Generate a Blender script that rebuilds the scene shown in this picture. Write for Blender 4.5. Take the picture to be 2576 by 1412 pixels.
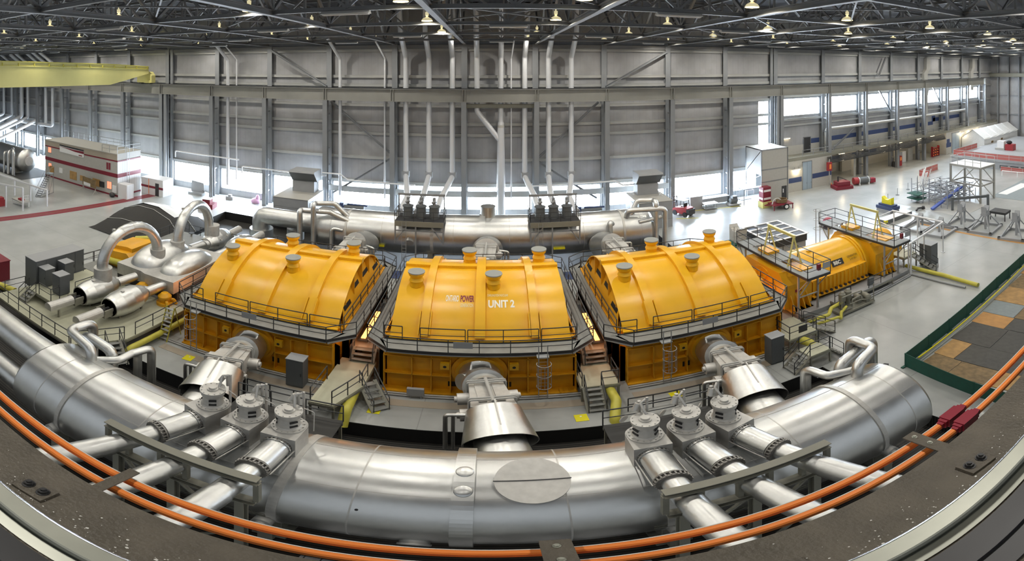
import bpy, bmesh, math, random
from math import pi, sin, cos, tan, radians, atan2, hypot, sqrt
from mathutils import Vector, Matrix, Euler
random.seed(7)
for o in list(bpy.data.objects): bpy.data.objects.remove(o)
SC = bpy.context.scene
COL = SC.collection
# ------------------------------------------------------------------ camera, sky, exposure
H = 19.6
cd = bpy.data.cameras.new('camera'); cam = bpy.data.objects.new('camera', cd); COL.objects.link(cam)
cam.location = (0, 0, H); cam.rotation_euler = (pi/2, 0, 0)
cd.type = 'PANO'; cd.panorama_type = 'EQUIRECTANGULAR' if hasattr(cd, 'panorama_type') else None
PX, CX, CY = 1157.0, 1230.35, 171.0
for tgt in (cd, getattr(cd, 'cycles', None)):
    if tgt is None: continue
    try:
        tgt.panorama_type = 'EQUIRECTANGULAR'
        tgt.longitude_min = -CX/PX; tgt.longitude_max = (2576-CX)/PX
        tgt.latitude_max = CY/PX; tgt.latitude_min = -(1412-CY)/PX
    except Exception: pass
cd.clip_start = 0.05; cd.clip_end = 600
SC.camera = cam
w = bpy.data.worlds.new('world'); SC.world = w; w.use_nodes = True
w.node_tree.nodes['Background'].inputs[0].default_value = (0.88, 0.94, 1.0, 1)
w.node_tree.nodes['Background'].inputs[1].default_value = 0.55
SC.view_settings.view_transform = 'Standard'; SC.view_settings.look = 'None'
SC.view_settings.exposure = 0.10; SC.view_settings.gamma = 1.0
SC.view_settings.use_curve_mapping = False
SC.cycles.max_bounces = 5; SC.cycles.diffuse_bounces = 3; SC.cycles.glossy_bounces = 2
SC.cycles.use_adaptive_sampling = True; SC.cycles.adaptive_threshold = 0.06
SC.cycles.caustics_reflective = False; SC.cycles.caustics_refractive = False
SC.cycles.sample_clamp_indirect = 4.0
SC.cycles.use_denoising = True
LAMP_W, BAY_GLOW, WIN_E = 190.0, 22.0, 34.0

# ------------------------------------------------------------------ materials
MATS = {}
def mat(name, col, rough=0.5, metal=0.0, var=0.0, vs=3.0, bump=0.0, bs=20.0, spec=0.5, emit=0, aniso=0.0, coat=0.0, alpha=1.0):
    m = bpy.data.materials.new(name); m.use_nodes = True; nt = m.node_tree
    b = nt.nodes['Principled BSDF']
    b.inputs['Base Color'].default_value = (*col, 1); b.inputs['Roughness'].default_value = rough
    b.inputs['Metallic'].default_value = metal; b.inputs['Specular IOR Level'].default_value = spec
    b.inputs['Alpha'].default_value = alpha
    if coat: b.inputs['Coat Weight'].default_value = coat; b.inputs['Coat Roughness'].default_value = 0.15
    if emit: b.inputs['Emission Color'].default_value = (*col, 1); b.inputs['Emission Strength'].default_value = emit
    if var or bump:
        tc = nt.nodes.new('ShaderNodeTexCoord')
        n = nt.nodes.new('ShaderNodeTexNoise'); n.inputs['Scale'].default_value = vs; n.inputs['Detail'].default_value = 4
        nt.links.new(tc.outputs['Object'], n.inputs['Vector'])
        if var:
            r = nt.nodes.new('ShaderNodeValToRGB'); e = r.color_ramp.elements
            e[0].position = .3; e[1].position = .7
            e[0].color = (*[max(0, c*(1-var)) for c in col], 1); e[1].color = (*[min(1, c*(1+var*.7)) for c in col], 1)
            nt.links.new(n.outputs['Fac'], r.inputs[0]); nt.links.new(r.outputs[0], b.inputs['Base Color'])
            mr = nt.nodes.new('ShaderNodeMapRange'); mr.inputs[3].default_value = rough*.85; mr.inputs[4].default_value = min(1, rough*1.15)
            nt.links.new(n.outputs['Fac'], mr.inputs[0]); nt.links.new(mr.outputs[0], b.inputs['Roughness'])
        if bump:
            n2 = nt.nodes.new('ShaderNodeTexNoise'); n2.inputs['Scale'].default_value = bs; n2.inputs['Detail'].default_value = 2
            nt.links.new(tc.outputs['Object'], n2.inputs['Vector'])
            bp = nt.nodes.new('ShaderNodeBump'); bp.inputs['Strength'].default_value = bump; bp.inputs['Distance'].default_value = .1
            nt.links.new(n2.outputs['Fac'], bp.inputs['Height']); nt.links.new(bp.outputs[0], b.inputs['Normal'])
    MATS[name] = m
    return m
yel = mat('turbine_yellow', (.82, .44, .012), .30, var=.08, vs=.6, bump=.06, bs=1.2)
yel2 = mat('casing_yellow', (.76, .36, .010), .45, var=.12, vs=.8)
orange_y = mat('generator_yellow', (.80, .40, .012), .36, var=.08, vs=.8)
craney = mat('crane_yellow', (.68, .63, .24), .5, var=.08, vs=.3)
alu = mat('aluminium_cladding', (.68, .685, .67), .35, 1.0, var=.06, vs=1.5, bump=.10, bs=1.6)
alu2 = mat('aluminium_jacket', (.66, .665, .65), .38, 1.0, var=.08, vs=2.0, bump=.15, bs=3.0)
alud = mat('valve_silver', (.58, .57, .54), .5, .55, var=.10, vs=4.0)
clampm = mat('clamp_grey', (.30, .29, .27), .5, .5, var=.2, vs=8)
pipew = mat('white_pipe', (.72, .73, .75), .4, .25)
steel = mat('grey_steel', (.25, .26, .27), .55, .1, var=.10, vs=.5)
steell = mat('light_grey_steel', (.44, .44, .42), .5, .1, var=.08, vs=.5)
girdm = mat('girder_grey', (.27, .268, .245), .55, .1, var=.10, vs=.4)
steelg = mat('beige_grey_steel', (.25, .245, .20), .55, .1, var=.08, vs=.5)
roofst = mat('roof_steel', (.25, .25, .25), .5, .2, var=.12, vs=.4)
rail_d = mat('dark_handrail', (.045, .048, .05), .5, .2)
rail_l = mat('pale_handrail', (.36, .37, .37), .45, .3)
deckm = mat('deck_grey', (.24, .245, .23), .5, var=.12, vs=2)
deckg = mat('deck_green_grey', (.46, .46, .34), .5, var=.08, vs=1.5)
kick = mat('dark_kickplate', (.03, .03, .032), .5)
cabg = mat('cabinet_grey', (.115, .125, .13), .55, var=.06, vs=1)
cabl = mat('cabinet_light_grey', (.33, .34, .35), .55, var=.06, vs=1)
capg = mat('vent_cap_grey', (.30, .31, .29), .6)
white = mat('white_paint', (.78, .78, .77), .5)
cream = mat('cream_wall', (.48, .47, .43), .6, var=.04)
bldg = mat('beige_siding', (.44, .43, .395), .6, var=.04)
red = mat('dark_red_paint', (.19, .014, .028), .45)
redb = mat('red_paint', (.32, .025, .03), .45)
blue = mat('blue_paint', (.045, .07, .17), .5)
bluel = mat('pale_blue_paint', (.32, .40, .48), .5)
black = mat('black_rubber', (.012, .012, .013), .6)
dark = mat('dark_steel', (.05, .05, .052), .5, .3)
darkp = mat('dark_pit', (.03, .032, .03), .8)
grate = mat('dark_grating', (.035, .035, .033), .6, .3)
yelp = mat('yellow_pipe', (.55, .50, .07), .45, var=.08)
yelb = mat('bright_yellow', (.78, .70, .01), .45)
ora = mat('orange_conductor', (1.0, .29, .06), .45)
maroon = mat('maroon_plastic', (.30, .02, .04), .4)
runw = mat('runway_brown_steel', (.135, .118, .092), .6, .1, var=.22, vs=5, bump=.25, bs=40)
runrail = mat('rail_steel', (.46, .47, .40), .42, .25, var=.12, vs=3)
railedge = mat('polished_rail', (.75, .78, .85), .22, 1.0)
chip = mat('paint_chip', (.75, .74, .70), .7)
green = mat('green_mesh', (.012, .085, .06), .7, var=.15, vs=4)
ply = mat('plywood', (.42, .25, .09), .65, var=.25, vs=2)
plyd = mat('worn_plywood', (.22, .15, .07), .7, var=.35, vs=3)
plyo = mat('orange_plywood', (.50, .26, .08), .6, var=.15, vs=2)
rubm = mat('grey_rubber_mat', (.085, .082, .075), .75, var=.2, vs=3)
mgrey = mat('blue_grey_board', (.24, .28, .29), .6, var=.1)
tarp = mat('white_tarp', (.74, .75, .74), .6, bump=.4, bs=3)
tarpd = mat('dark_tarp', (.03, .029, .027), .8, var=.2, vs=2)
redmesh = mat('red_netting', (.55, .14, .12), .7, alpha=.75)
pink = mat('pink_sheet', (.70, .42, .62), .6)
cage = mat('cage_silver', (.40, .42, .46), .4, .5)
glowor = mat('orange_light_glow', (1.0, .36, .08), .5, emit=4)
glowwarm = mat('warm_lamp_glow', (1.0, .80, .48), .5, emit=9)
lampg = mat('high_bay_glow', (1.0, .86, .52), .5, emit=BAY_GLOW)
lampb = mat('lamp_housing', (.85, .75, .45), .4, .3, emit=.6)  # weak emission stands in for lamp light falling on reflector and ballast
fluo = mat('tube_light_white', (.62, .62, .60), .5)
glass_day = mat('daylight_glass', (.74, .86, 1.0), .3, emit=WIN_E)
glass_dim = mat('frosted_glass', (.9, .94, 1.0), .3, emit=1.3)
redglow = mat('red_lit_window', (1.0, .22, .12), .5, emit=1.6)
plate_b = mat('black_nameplate', (.03, .03, .03), .5)
letter_w = mat('white_lettering', (.85, .82, .72), .6)
letter_m = mat('maroon_lettering', (.22, .02, .05), .6)
letter_k = mat('dark_lettering', (.16, .10, .01), .6)
letter_p = mat('pale_lettering', (.84, .74, .42), .6)
brownp = mat('brown_panel', (.38, .33, .26), .6)

for _m in (lampg, lampb, redglow, glowwarm): _m.cycles.emission_sampling = 'NONE'
def node_mat(name, rough, fn, metal=0.0, spec=.5):
    m = bpy.data.materials.new(name); m.use_nodes = True; nt = m.node_tree; b = nt.nodes['Principled BSDF']
    b.inputs['Roughness'].default_value = rough; b.inputs['Metallic'].default_value = metal; b.inputs['Specular IOR Level'].default_value = spec
    tc = nt.nodes.new('ShaderNodeTexCoord'); fn(nt, b, tc.outputs['Object']); MATS[name] = m
    return m
def lines(nt, vec, axis, period, width, offset=0.0):
    """1 on thin lines every PERIOD along AXIS"""
    sp = nt.nodes.new('ShaderNodeSeparateXYZ'); nt.links.new(vec, sp.inputs[0])
    a = nt.nodes.new('ShaderNodeMath'); a.operation = 'ADD'; a.inputs[1].default_value = offset + 1000*period; nt.links.new(sp.outputs[axis], a.inputs[0])
    d = nt.nodes.new('ShaderNodeMath'); d.operation = 'DIVIDE'; d.inputs[1].default_value = period; nt.links.new(a.outputs[0], d.inputs[0])
    f = nt.nodes.new('ShaderNodeMath'); f.operation = 'FRACT'; nt.links.new(d.outputs[0], f.inputs[0])
    l = nt.nodes.new('ShaderNodeMath'); l.operation = 'LESS_THAN'; l.inputs[1].default_value = width/period; nt.links.new(f.outputs[0], l.inputs[0])
    return l.outputs[0]
def mixc(nt, fac, c1, c2):
    m = nt.nodes.new('ShaderNodeMix'); m.data_type = 'RGBA'
    if isinstance(fac, float): m.inputs[0].default_value = fac
    else: nt.links.new(fac, m.inputs[0])
    for i, c in ((6, c1), (7, c2)):
        if isinstance(c, tuple): m.inputs[i].default_value = (*c, 1)
        else: nt.links.new(c, m.inputs[i])
    return m.outputs[2]
def noisec(nt, vec, scale, c1, c2, det=4):
    n = nt.nodes.new('ShaderNodeTexNoise'); n.inputs['Scale'].default_value = scale; n.inputs['Detail'].default_value = det
    nt.links.new(vec, n.inputs['Vector'])
    r = nt.nodes.new('ShaderNodeValToRGB'); r.color_ramp.elements[0].position = .35; r.color_ramp.elements[1].position = .65
    r.color_ramp.elements[0].color = (*c1, 1); r.color_ramp.elements[1].color = (*c2, 1)
    nt.links.new(n.outputs['Fac'], r.inputs[0]); return r.outputs[0]
def floor_fn(nt, b, v):
    base = noisec(nt, v, .35, (.33, .345, .335), (.40, .415, .405))
    j1 = lines(nt, v, 0, 8.9, .05, 3.1); j2 = lines(nt, v, 1, 8.0, .05, 1.0)
    mx = nt.nodes.new('ShaderNodeMath'); mx.operation = 'MAXIMUM'; nt.links.new(j1, mx.inputs[0]); nt.links.new(j2, mx.inputs[1])
    nt.links.new(mixc(nt, mx.outputs[0], base, (.28, .29, .28)), b.inputs['Base Color'])
    b.inputs['Coat Weight'].default_value = .35; b.inputs['Coat Roughness'].default_value = .2
floor_m = node_mat('painted_concrete', .34, floor_fn)
def wall_fn(nt, b, v):
    base = noisec(nt, v, .5, (.33, .33, .33), (.40, .40, .41))
    l = lines(nt, v, 0, 0.9, .05); nt.links.new(mixc(nt, l, base, (.32, .32, .33)), b.inputs['Base Color'])
wall_m = node_mat('wall_cladding', .55, wall_fn)
def roof_fn(nt, b, v):
    l = lines(nt, v, 0, 0.6, .2); nt.links.new(mixc(nt, l, (.045, .045, .05), (.03, .03, .033)), b.inputs['Base Color'])
roof_m = node_mat('roof_deck', .7, roof_fn)
def pit_fn(nt, b, v):
    l = lines(nt, v, 1, .16, .05); nt.links.new(mixc(nt, l, (.012, .012, .012), (.06, .055, .045)), b.inputs['Base Color'])
pit_m = node_mat('pit_grating', .6, pit_fn)
def grid_fn(nt, b, v):
    l1 = lines(nt, v, 1, .12, .02); l2 = lines(nt, v, 0, .45, .04); mx = nt.nodes.new('ShaderNodeMath'); mx.operation = 'MAXIMUM'; nt.links.new(l1, mx.inputs[0]); nt.links.new(l2, mx.inputs[1])
    nt.links.new(mixc(nt, mx.outputs[0], (.62, .63, .66), (.08, .08, .08)), b.inputs['Base Color'])
grid_m = node_mat('pale_grating', .5, grid_fn)
def side_fn(nt, b, v):
    l = lines(nt, v, 1, .5, .05); nt.links.new(mixc(nt, l, (.72, .72, .72), (.55, .55, .56)), b.inputs['Base Color'])
siding_w = node_mat('white_siding', .5, side_fn)

# ------------------------------------------------------------------ mesh builder
class MB:
    def __init__(s): s.v = []; s.f = []; s.sm = []; s.mi = []
    def add(s, vs, fs, smooth=False, m=0):
        o = len(s.v); s.v += [tuple(v) for v in vs]
        s.f += [tuple(i+o for i in f) for f in fs]; s.sm += [smooth]*len(fs); s.mi += [m]*len(fs); return s
    def box(s, x0, y0, z0, x1, y1, z1, m=0):
        x0, x1 = min(x0, x1), max(x0, x1); y0, y1 = min(y0, y1), max(y0, y1); z0, z1 = min(z0, z1), max(z0, z1)
        return s.add([(x0,y0,z0),(x1,y0,z0),(x1,y1,z0),(x0,y1,z0),(x0,y0,z1),(x1,y0,z1),(x1,y1,z1),(x0,y1,z1)],
              [(3,2,1,0),(4,5,6,7),(0,1,5,4),(1,2,6,5),(2,3,7,6),(3,0,4,7)], False, m)
    def cbox(s, c, sz, rz=0, m=0):
        h = [q/2 for q in sz]; R = Matrix.Rotation(rz, 3, 'Z'); vs = []
        for z in (-1, 1):
            for x, y in ((-1,-1),(1,-1),(1,1),(-1,1)): vs.append(R @ Vector((x*h[0], y*h[1], z*h[2])) + Vector(c))
        return s.add(vs, [(3,2,1,0),(4,5,6,7),(0,1,5,4),(1,2,6,5),(2,3,7,6),(3,0,4,7)], False, m)
    def frame(s, d, up=(0,0,1)):
        d = Vector(d).normalized(); up = Vector(up)
        if abs(d.dot(up)) > .97: up = Vector((0, 1, 0)) if abs(d.y) < .9 else Vector((1, 0, 0))
        r = d.cross(up).normalized(); u = r.cross(d).normalized(); return d, r, u
    def bar(s, p, q, w, h, up=(0,0,1), m=0):
        p = Vector(p); q = Vector(q); d, r, u = s.frame(q-p, up); vs = []
        for e in (p, q):
            for a, b in ((-1,-1),(1,-1),(1,1),(-1,1)): vs.append(e + r*(a*w/2) + u*(b*h/2))
        return s.add(vs, [(3,2,1,0),(4,5,6,7),(0,1,5,4),(1,2,6,5),(2,3,7,6),(3,0,4,7)], False, m)
    def ibeam(s, p, q, w, h, t=.03, up=(0,0,1), m=0):
        p = Vector(p); q = Vector(q); d, r, u = s.frame(q-p, up)
        s.bar(p+u*(h/2-t/2), q+u*(h/2-t/2), w, t, u, m); s.bar(p-u*(h/2-t/2), q-u*(h/2-t/2), w, t, u, m); s.bar(p, q, t, h-2*t, u, m); return s
    def loft(s, rings, caps=True, smooth=True, closed=True, m=0):
        n = len(rings[0]); vs = [v for r in rings for v in r]; fs = []
        for i in range(len(rings)-1):
            for j in range(n if closed else n-1):
                k = (j+1) % n; fs.append((i*n+j, i*n+k, (i+1)*n+k, (i+1)*n+j))
        s.add(vs, fs, smooth, m)
        if caps:
            s.add(rings[0], [tuple(reversed(range(n)))], False, m); s.add(rings[-1], [tuple(range(n))], False, m)
        return s
    def ring(s, c, d, r, n, up=(0,0,1), ang=0):
        d, a, b = s.frame(d, up); c = Vector(c); return [c + a*(r*cos(ang+2*pi*i/n)) + b*(r*sin(ang+2*pi*i/n)) for i in range(n)]
    def cyl(s, p, q, r, r2=None, n=16, caps=True, smooth=True, m=0):
        p = Vector(p); q = Vector(q); r2 = r if r2 is None else r2
        return s.loft([s.ring(p, q-p, r, n), s.ring(q, q-p, r2, n)], caps, smooth, True, m)
    def lathe(s, c, d, prof, n=24, caps=True, m=0, smooth=True):
        """prof: (distance along d, radius); sharp steps where two entries share a distance"""
        c = Vector(c); dd = Vector(d).normalized(); rs = [s.ring(c+dd*z, dd, max(r, 1e-4), n) for z, r in prof]
        for i in range(len(rs)-1): s.loft([rs[i], rs[i+1]], False, smooth, True, m)
        if caps:
            s.add(rs[0], [tuple(reversed(range(n)))], False, m); s.add(rs[-1], [tuple(range(n))], False, m)
        return s
    def dome(s, c, d, r, depth, n=24, k=6, m=0):
        c = Vector(c); d = Vector(d).normalized(); rs = [s.ring(c+d*(depth*sin(i*pi/2/k)), d, max(1e-3, r*cos(i*pi/2/k)), n) for i in range(k+1)]
        return s.loft(rs, False, True, True, m)
    def tube(s, pts, r, n=10, caps=True, m=0, rads=None):
        pts = [Vector(p) for p in pts]; rs = []; ref = None
        for i, p in enumerate(pts):
            d = (pts[min(i+1, len(pts)-1)] - pts[max(i-1, 0)]).normalized()
            if ref is None: _, a, b = s.frame(d)
            else:
                a = (ref - d*ref.dot(d)).normalized(); b = a.cross(d)*-1 if False else d.cross(a)
            ref = a; b = d.cross(a) if i else d.cross(a)
            rr = rads[i] if rads else r
            k = 1.0
            if 0 < i < len(pts)-1:
                d1 = (pts[i]-pts[i-1]).normalized(); k = 1/max(.5, d1.dot(d))
            rs.append([p + a*(rr*cos(2*pi*j/n)) + b*(rr*sin(2*pi*j/n)) for j in range(n)])
        return s.loft(rs, caps, True, True, m)
    def prism(s, poly, axis, a, b, m=0, smooth=False):
        """poly in the plane across AXIS ('x': (y,z), 'y': (x,z), 'z': (x,y)), from a to b"""
        def P(u, v, t): return (t,u,v) if axis == 'x' else (u,t,v) if axis == 'y' else (u,v,t)
        n = len(poly); r0 = [P(u,v,a) for u,v in poly]; r1 = [P(u,v,b) for u,v in poly]
        vs = r0+r1; s.add(vs, [(j,(j+1)%n,n+(j+1)%n,n+j) for j in range(n)], smooth, m)
        s.add(r0, [tuple(reversed(range(n)))], False, m); return s.add(r1, [tuple(range(n))], False, m)
    def build(s, name, material, parent=None, loc=None, rz=0, fix=True):
        me = bpy.data.meshes.new(name); me.from_pydata(s.v, [], s.f)
        ms = material if isinstance(material, (list, tuple)) else [material]
        for x in ms: me.materials.append(x)
        me.polygons.foreach_set('use_smooth', s.sm); me.polygons.foreach_set('material_index', s.mi)
        if fix:
            bm = bmesh.new(); bm.from_mesh(me); bmesh.ops.recalc_face_normals(bm, faces=bm.faces[:]); bm.to_mesh(me); bm.free()
        me.update()
        o = bpy.data.objects.new(name, me); COL.objects.link(o)
        if loc is not None: o.location = loc
        o.rotation_euler[2] = rz
        if parent is not None: o.parent = parent
        return o
def fillet(pts, R, k=6):
    """round the corners of a polyline"""
    P = [Vector(p) for p in pts]; out = [P[0]]
    for i in range(1, len(P)-1):
        a = (P[i-1]-P[i]); b = (P[i+1]-P[i]); la, lb = a.length, b.length; a.normalize(); b.normalize()
        th = a.angle(b); t = min(R/max(.05, tan(th/2)), la*.49, lb*.49)
        p0 = P[i]+a*t; p1 = P[i]+b*t
        for j in range(k+1):
            u = j/k; out.append(p0*((1-u)**2)+P[i]*(2*u*(1-u))+p1*(u*u))
    out.append(P[-1]); return out
def thing(name, label, cat, loc=(0,0,0), rz=0, group=None):
    o = bpy.data.objects.new(name, None); COL.objects.link(o); o.empty_display_size = .2
    o.location = loc; o.rotation_euler[2] = rz; o['label'] = label; o['category'] = cat
    if group: o['group'] = group
    return o
def tag(o, label, cat, group=None, kind=None):
    o['label'] = label; o['category'] = cat
    if group: o['group'] = group
    if kind: o['kind'] = kind
    return o
def struct(o): o['kind'] = 'structure'; return o
def dup(root, loc, rz, label, group=None):
    r = root.copy(); COL.objects.link(r); r.location = loc; r.rotation_euler[2] = rz; r['label'] = label
    if group: r['group'] = group
    for ch in list(root.children):
        c = ch.copy(); COL.objects.link(c); c.parent = r
        for g in list(ch.children):
            d = g.copy(); COL.objects.link(d); d.parent = c
    return r
ORD = ['zeroth','first','second','third','fourth','fifth','sixth','seventh','eighth','ninth','tenth','eleventh','twelfth','thirteenth','fourteenth','fifteenth','sixteenth','seventeenth','eighteenth','nineteenth','twentieth','twenty-first','twenty-second','twenty-third','twenty-fourth','twenty-fifth']
def railing(pts, h=1.05, post=1.5, r=.025, mid=True, kickp=0, mb=None, ends=True, m=0):
    """handrail along a polyline of deck points: posts, top and middle rail, optional kick plate"""
    mb = mb or MB(); P = [Vector(p) for p in pts]
    for i in range(len(P)-1):
        a, b = P[i], P[i+1]; L = (b-a).length; n = max(1, round(L/post))
        for k in range(n+1):
            if k == 0 and i > 0: continue
            q = a.lerp(b, k/n); mb.bar(q, q+Vector((0,0,h)), 2*r, 2*r, m=m)
        up = Vector((0,0,h)); mb.bar(a+up, b+up, 2.2*r, 2.2*r, m=m)
        if mid: mb.bar(a+up*.52, b+up*.52, 1.6*r, 1.6*r, m=m)
        if kickp: mb.bar(a+Vector((0,0,kickp/2)), b+Vector((0,0,kickp/2)), .015, kickp, m=m)
    return mb
# ------------------------------------------------------------------ the hall
def cx(n):                                   # wall column line n (half-integers), with the expansion joints
    j = .1033 if n > 5 else -.1033 if n < -5 else 0
    return (n + j + .1531)*8.911
YW = 58.4                                    # inner face of the far wall
XL, XR = -118.0, 112.0
NS = [k+.5 for k in range(-13, 12)]          # column lines
JX = cx(4.5)                                 # the joint where the wall changes
# floor in slabs around the pits of the two reheaters
PIT = (-33, 7.6, 17.1, 19.3); PIT2 = (-33, 41.0, 18.6, 51.0)
def rects():
    xs = [-330, -33, 17.1, 18.6, 330]; out = []
    out.append((-330, -30, 330, 7.6)); out.append((-330, 7.6, -33, 51)); out.append((18.6, 7.6, 330, 51)); out.append((17.1, 7.6, 18.6, 41.0))
    out.append((-33, 19.3, 17.1, 41.0)); out.append((-330, 51, 330, 120)); return out
m = MB()
for a, b, c, d in rects(): m.box(a, b, -.4, c, d, 0)
struct(m.build('floor', floor_m))
m = MB()
for (a, b, c, d) in (PIT, PIT2):
    m.box(a, b, -1.2, c, d, -1.1)
    for y in (b, d): m.box(a, y-.02, -1.1, c, y+.02, -.02)
    for x in (a, c): m.box(x-.02, b, -1.1, x+.02, d, -.02)
struct(m.build('floor', pit_m))
for k in range(5):                            # pale lower gratings seen below the near vessel
    m = MB(); m.box(-4.6+k*1.75, 7.9, -1.09, -3.1+k*1.75, 10.6, -1.02); struct(m.build('trim_%d' % (60+k), grid_m))
# windows of the far wall
WINS = []
for i, n in enumerate(NS[:-1]):
    a, b = cx(n), cx(NS[i+1])
    if n < 4: WINS.append((a+.35, b-.35, .95, 4.15))
    elif n > 4.4: WINS.append((a+.45, b-.35, 11.9, 14.7))
WINS.append((cx(3.5)+.4, JX-3.2, 1.2, 4.1)); WINS.append((JX-2.85, JX-.35, 7.9, 14.5))
def wall_with_holes(m, x0, x1, z0, z1, holes, y0, y1):
    zs = sorted({z0, z1, *[h[2] for h in holes], *[h[3] for h in holes]}); zs = [z for z in zs if z0 <= z <= z1]
    for k in range(len(zs)-1):
        za, zb = zs[k], zs[k+1]; cur = x0
        for h in sorted(h for h in holes if h[2] <= za+1e-6 and h[3] >= zb-1e-6 and h[0] >= x0-1e-6 and h[1] <= x1+1e-6):
            if h[0] > cur: m.box(cur, y0, za, h[0], y1, zb)
            cur = h[1]
        if cur < x1: m.box(cur, y0, za, x1, y1, zb)
m = MB(); wall_with_holes(m, XL, JX, 0, 27.2, [w_ for w_ in WINS if w_[1] <= JX], YW, YW+.3); wall_with_holes(m, JX, XR, 5.5, 27.2, [w_ for w_ in WINS if w_[0] >= JX], YW, YW+.3)
struct(m.build('wall_far', wall_m))
m = MB(); m.box(XR, -30, 0, XR+.3, YW+8, 27.2); struct(m.build('wall_right', wall_m))
m = MB(); m.box(XL-.3, -30, 0, XL, YW+.3, 27.2); struct(m.build('wall_left', wall_m))
m = MB(); m.box(XL-.3, -30, 27.2, XR+.3, YW+8, 27.5); struct(m.build('ceiling', roof_m))
for i, (a, b, c, d) in enumerate(sorted(WINS)):
    m = MB(); t = .07
    for q in ((a, c, b, c+t), (a, d-t, b, d), (a, c, a+t, d), (b-t, c, b, d)): m.box(q[0], YW-.06, q[1], q[2], YW+.2, q[3])
    if d > 14.4 and b-a < 4:
        for z in (10.0, 12.2): m.box(a, YW-.05, z, b, YW+.15, z+.08)
    f = struct(m.build('window_%d' % (i+1), steell))
    m = MB(); m.box(a+t, YW+.1, c+t, b-t, YW+.12, d-t); struct(m.build('pane', glass_day, f))
# girts: long horizontal rails on the cladding
gi = 0
def girt(x0, x1, z, h=.38, d=.32, y=YW, mt=steell):
    global gi; gi += 1
    m = MB(); m.box(x0, y-d, z-h/2, x1, y, z-h/2+.05); m.box(x0, y-d, z+h/2-.05, x1, y, z+h/2); m.box(x0, y-d+.02, z-h/2, x1, y-d+.06, z+h/2)
    return struct(m.build('trim_%d' % gi, mt))
for z in (14.75, 12.4, 11.0, 7.75, 4.45): girt(XL, JX, z)
for z in (18.5, 17.35, 21.9): girt(XL, XR, z)
girt(cx(-2.5), cx(2.5), 3.4, .75, .5, YW-.6, steell)
for z in (11.3, 15.1): girt(JX, XR, z)
girt(JX, XR, 10.4, .3)
girt(XL, XR, 22.3, .5, .6, YW, roofst)
# blue stripe on the gallery wall, gallery slab and the rooms below it
m = MB()
for a, b, z in ((JX+6, cx(8.6), 7.0), (cx(8.6), cx(9.2), 6.9), (cx(9.2), cx(10.6), 7.6)): m.box(a, YW-.02, z, b, YW, z+.8)
m.box(cx(9.15), YW-.02, 7.6, cx(9.3), YW, 8.9)
gi += 1; struct(m.build('trim_%d' % gi, blue))
m = MB(); m.box(JX, YW-.015, 5.5, XR, YW, 7.0); gi += 1; struct(m.build('trim_%d' % gi, cream))
gal = thing('gallery', 'long grey gallery slab running under the right windows of the far wall', 'gallery', (JX, 56, 5.0))
m = MB(); m.box(0, 0, 0, XR-JX, 2.4, .5); m.box(0, -.06, .02, XR-JX, 0, .42); m.build('slab', steelg, gal)
m = MB(); railing([(4, .05, .5), (XR-JX-2, .05, .5)], 1.0, 2.2, .03, True, 0, m); m.build('handrail', steel, gal)
RX0, RX1 = 51.5, 86.0                        # the open recess below the gallery
m = MB(); m.box(JX, 55.95, 0, RX0, 56.25, 5.0); m.box(RX1, 55.95, 0, XR, 56.25, 5.0); struct(m.build('wall_lower', cream))
m = MB(); m.box(RX0-.2, 62.5, 0, RX1+.2, 62.8, 5.0); m.box(RX0-.2, 56.25, 0, RX0, 62.5, 5.0); m.box(RX1, 56.25, 0, RX1+.2, 62.5, 5.0); struct(m.build('wall_rear', cream))
m = MB(); m.box(RX0-.2, 58.4, 5.0, RX1+.2, 62.8, 5.3); struct(m.build('ceiling', darkp))
m = MB()
for a, b, z0, z1, y in ((JX+1.2, 45.2, 1.5, 2.3, 55.95), (47.4, RX0, 1.6, 2.4, 55.95), (RX0, 70, 2.3, 3.1, 62.5), (RX1, RX1+2, 1.6, 2.6, 55.95), (RX1+.2, RX1+1.4, 2.6, 3.5, 55.95)): m.box(a, y-.02, z0, b, y, z1)
gi += 1; struct(m.build('trim_%d' % gi, blue))
def door(k, x0, x1, y, h, mt, leaves=1, z=0):
    m = MB(); t = .09
    m.box(x0-t, y-.08, z, x0, y, z+h+t); m.box(x1, y-.08, z, x1+t, y, z+h+t); m.box(x0-t, y-.08, z+h, x1+t, y, z+h+t)
    f = struct(m.build('door_%d' % k, steel))
    for i in range(leaves):
        a = x0+(x1-x0)*i/leaves; b = x0+(x1-x0)*(i+1)/leaves
        m = MB(); m.box(a+.02, y-.06, z+.02, b-.02, y-.01, z+h-.02); d = struct(m.build('door_leaf', mt, f))
        m = MB(); m.box(b-.16, y-.1, z+1.0, b-.10, y-.06, z+1.15); struct(m.build('handle', steel, d))
door(1, 45.4, 47.2, 55.95, 4.6, bluel, 2); door(2, RX1+2.4, RX1+5.4, 55.95, 4.6, bluel, 2); door(3, 47.6, 49.0, YW, 2.6, dark, 1, 5.5)
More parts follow.
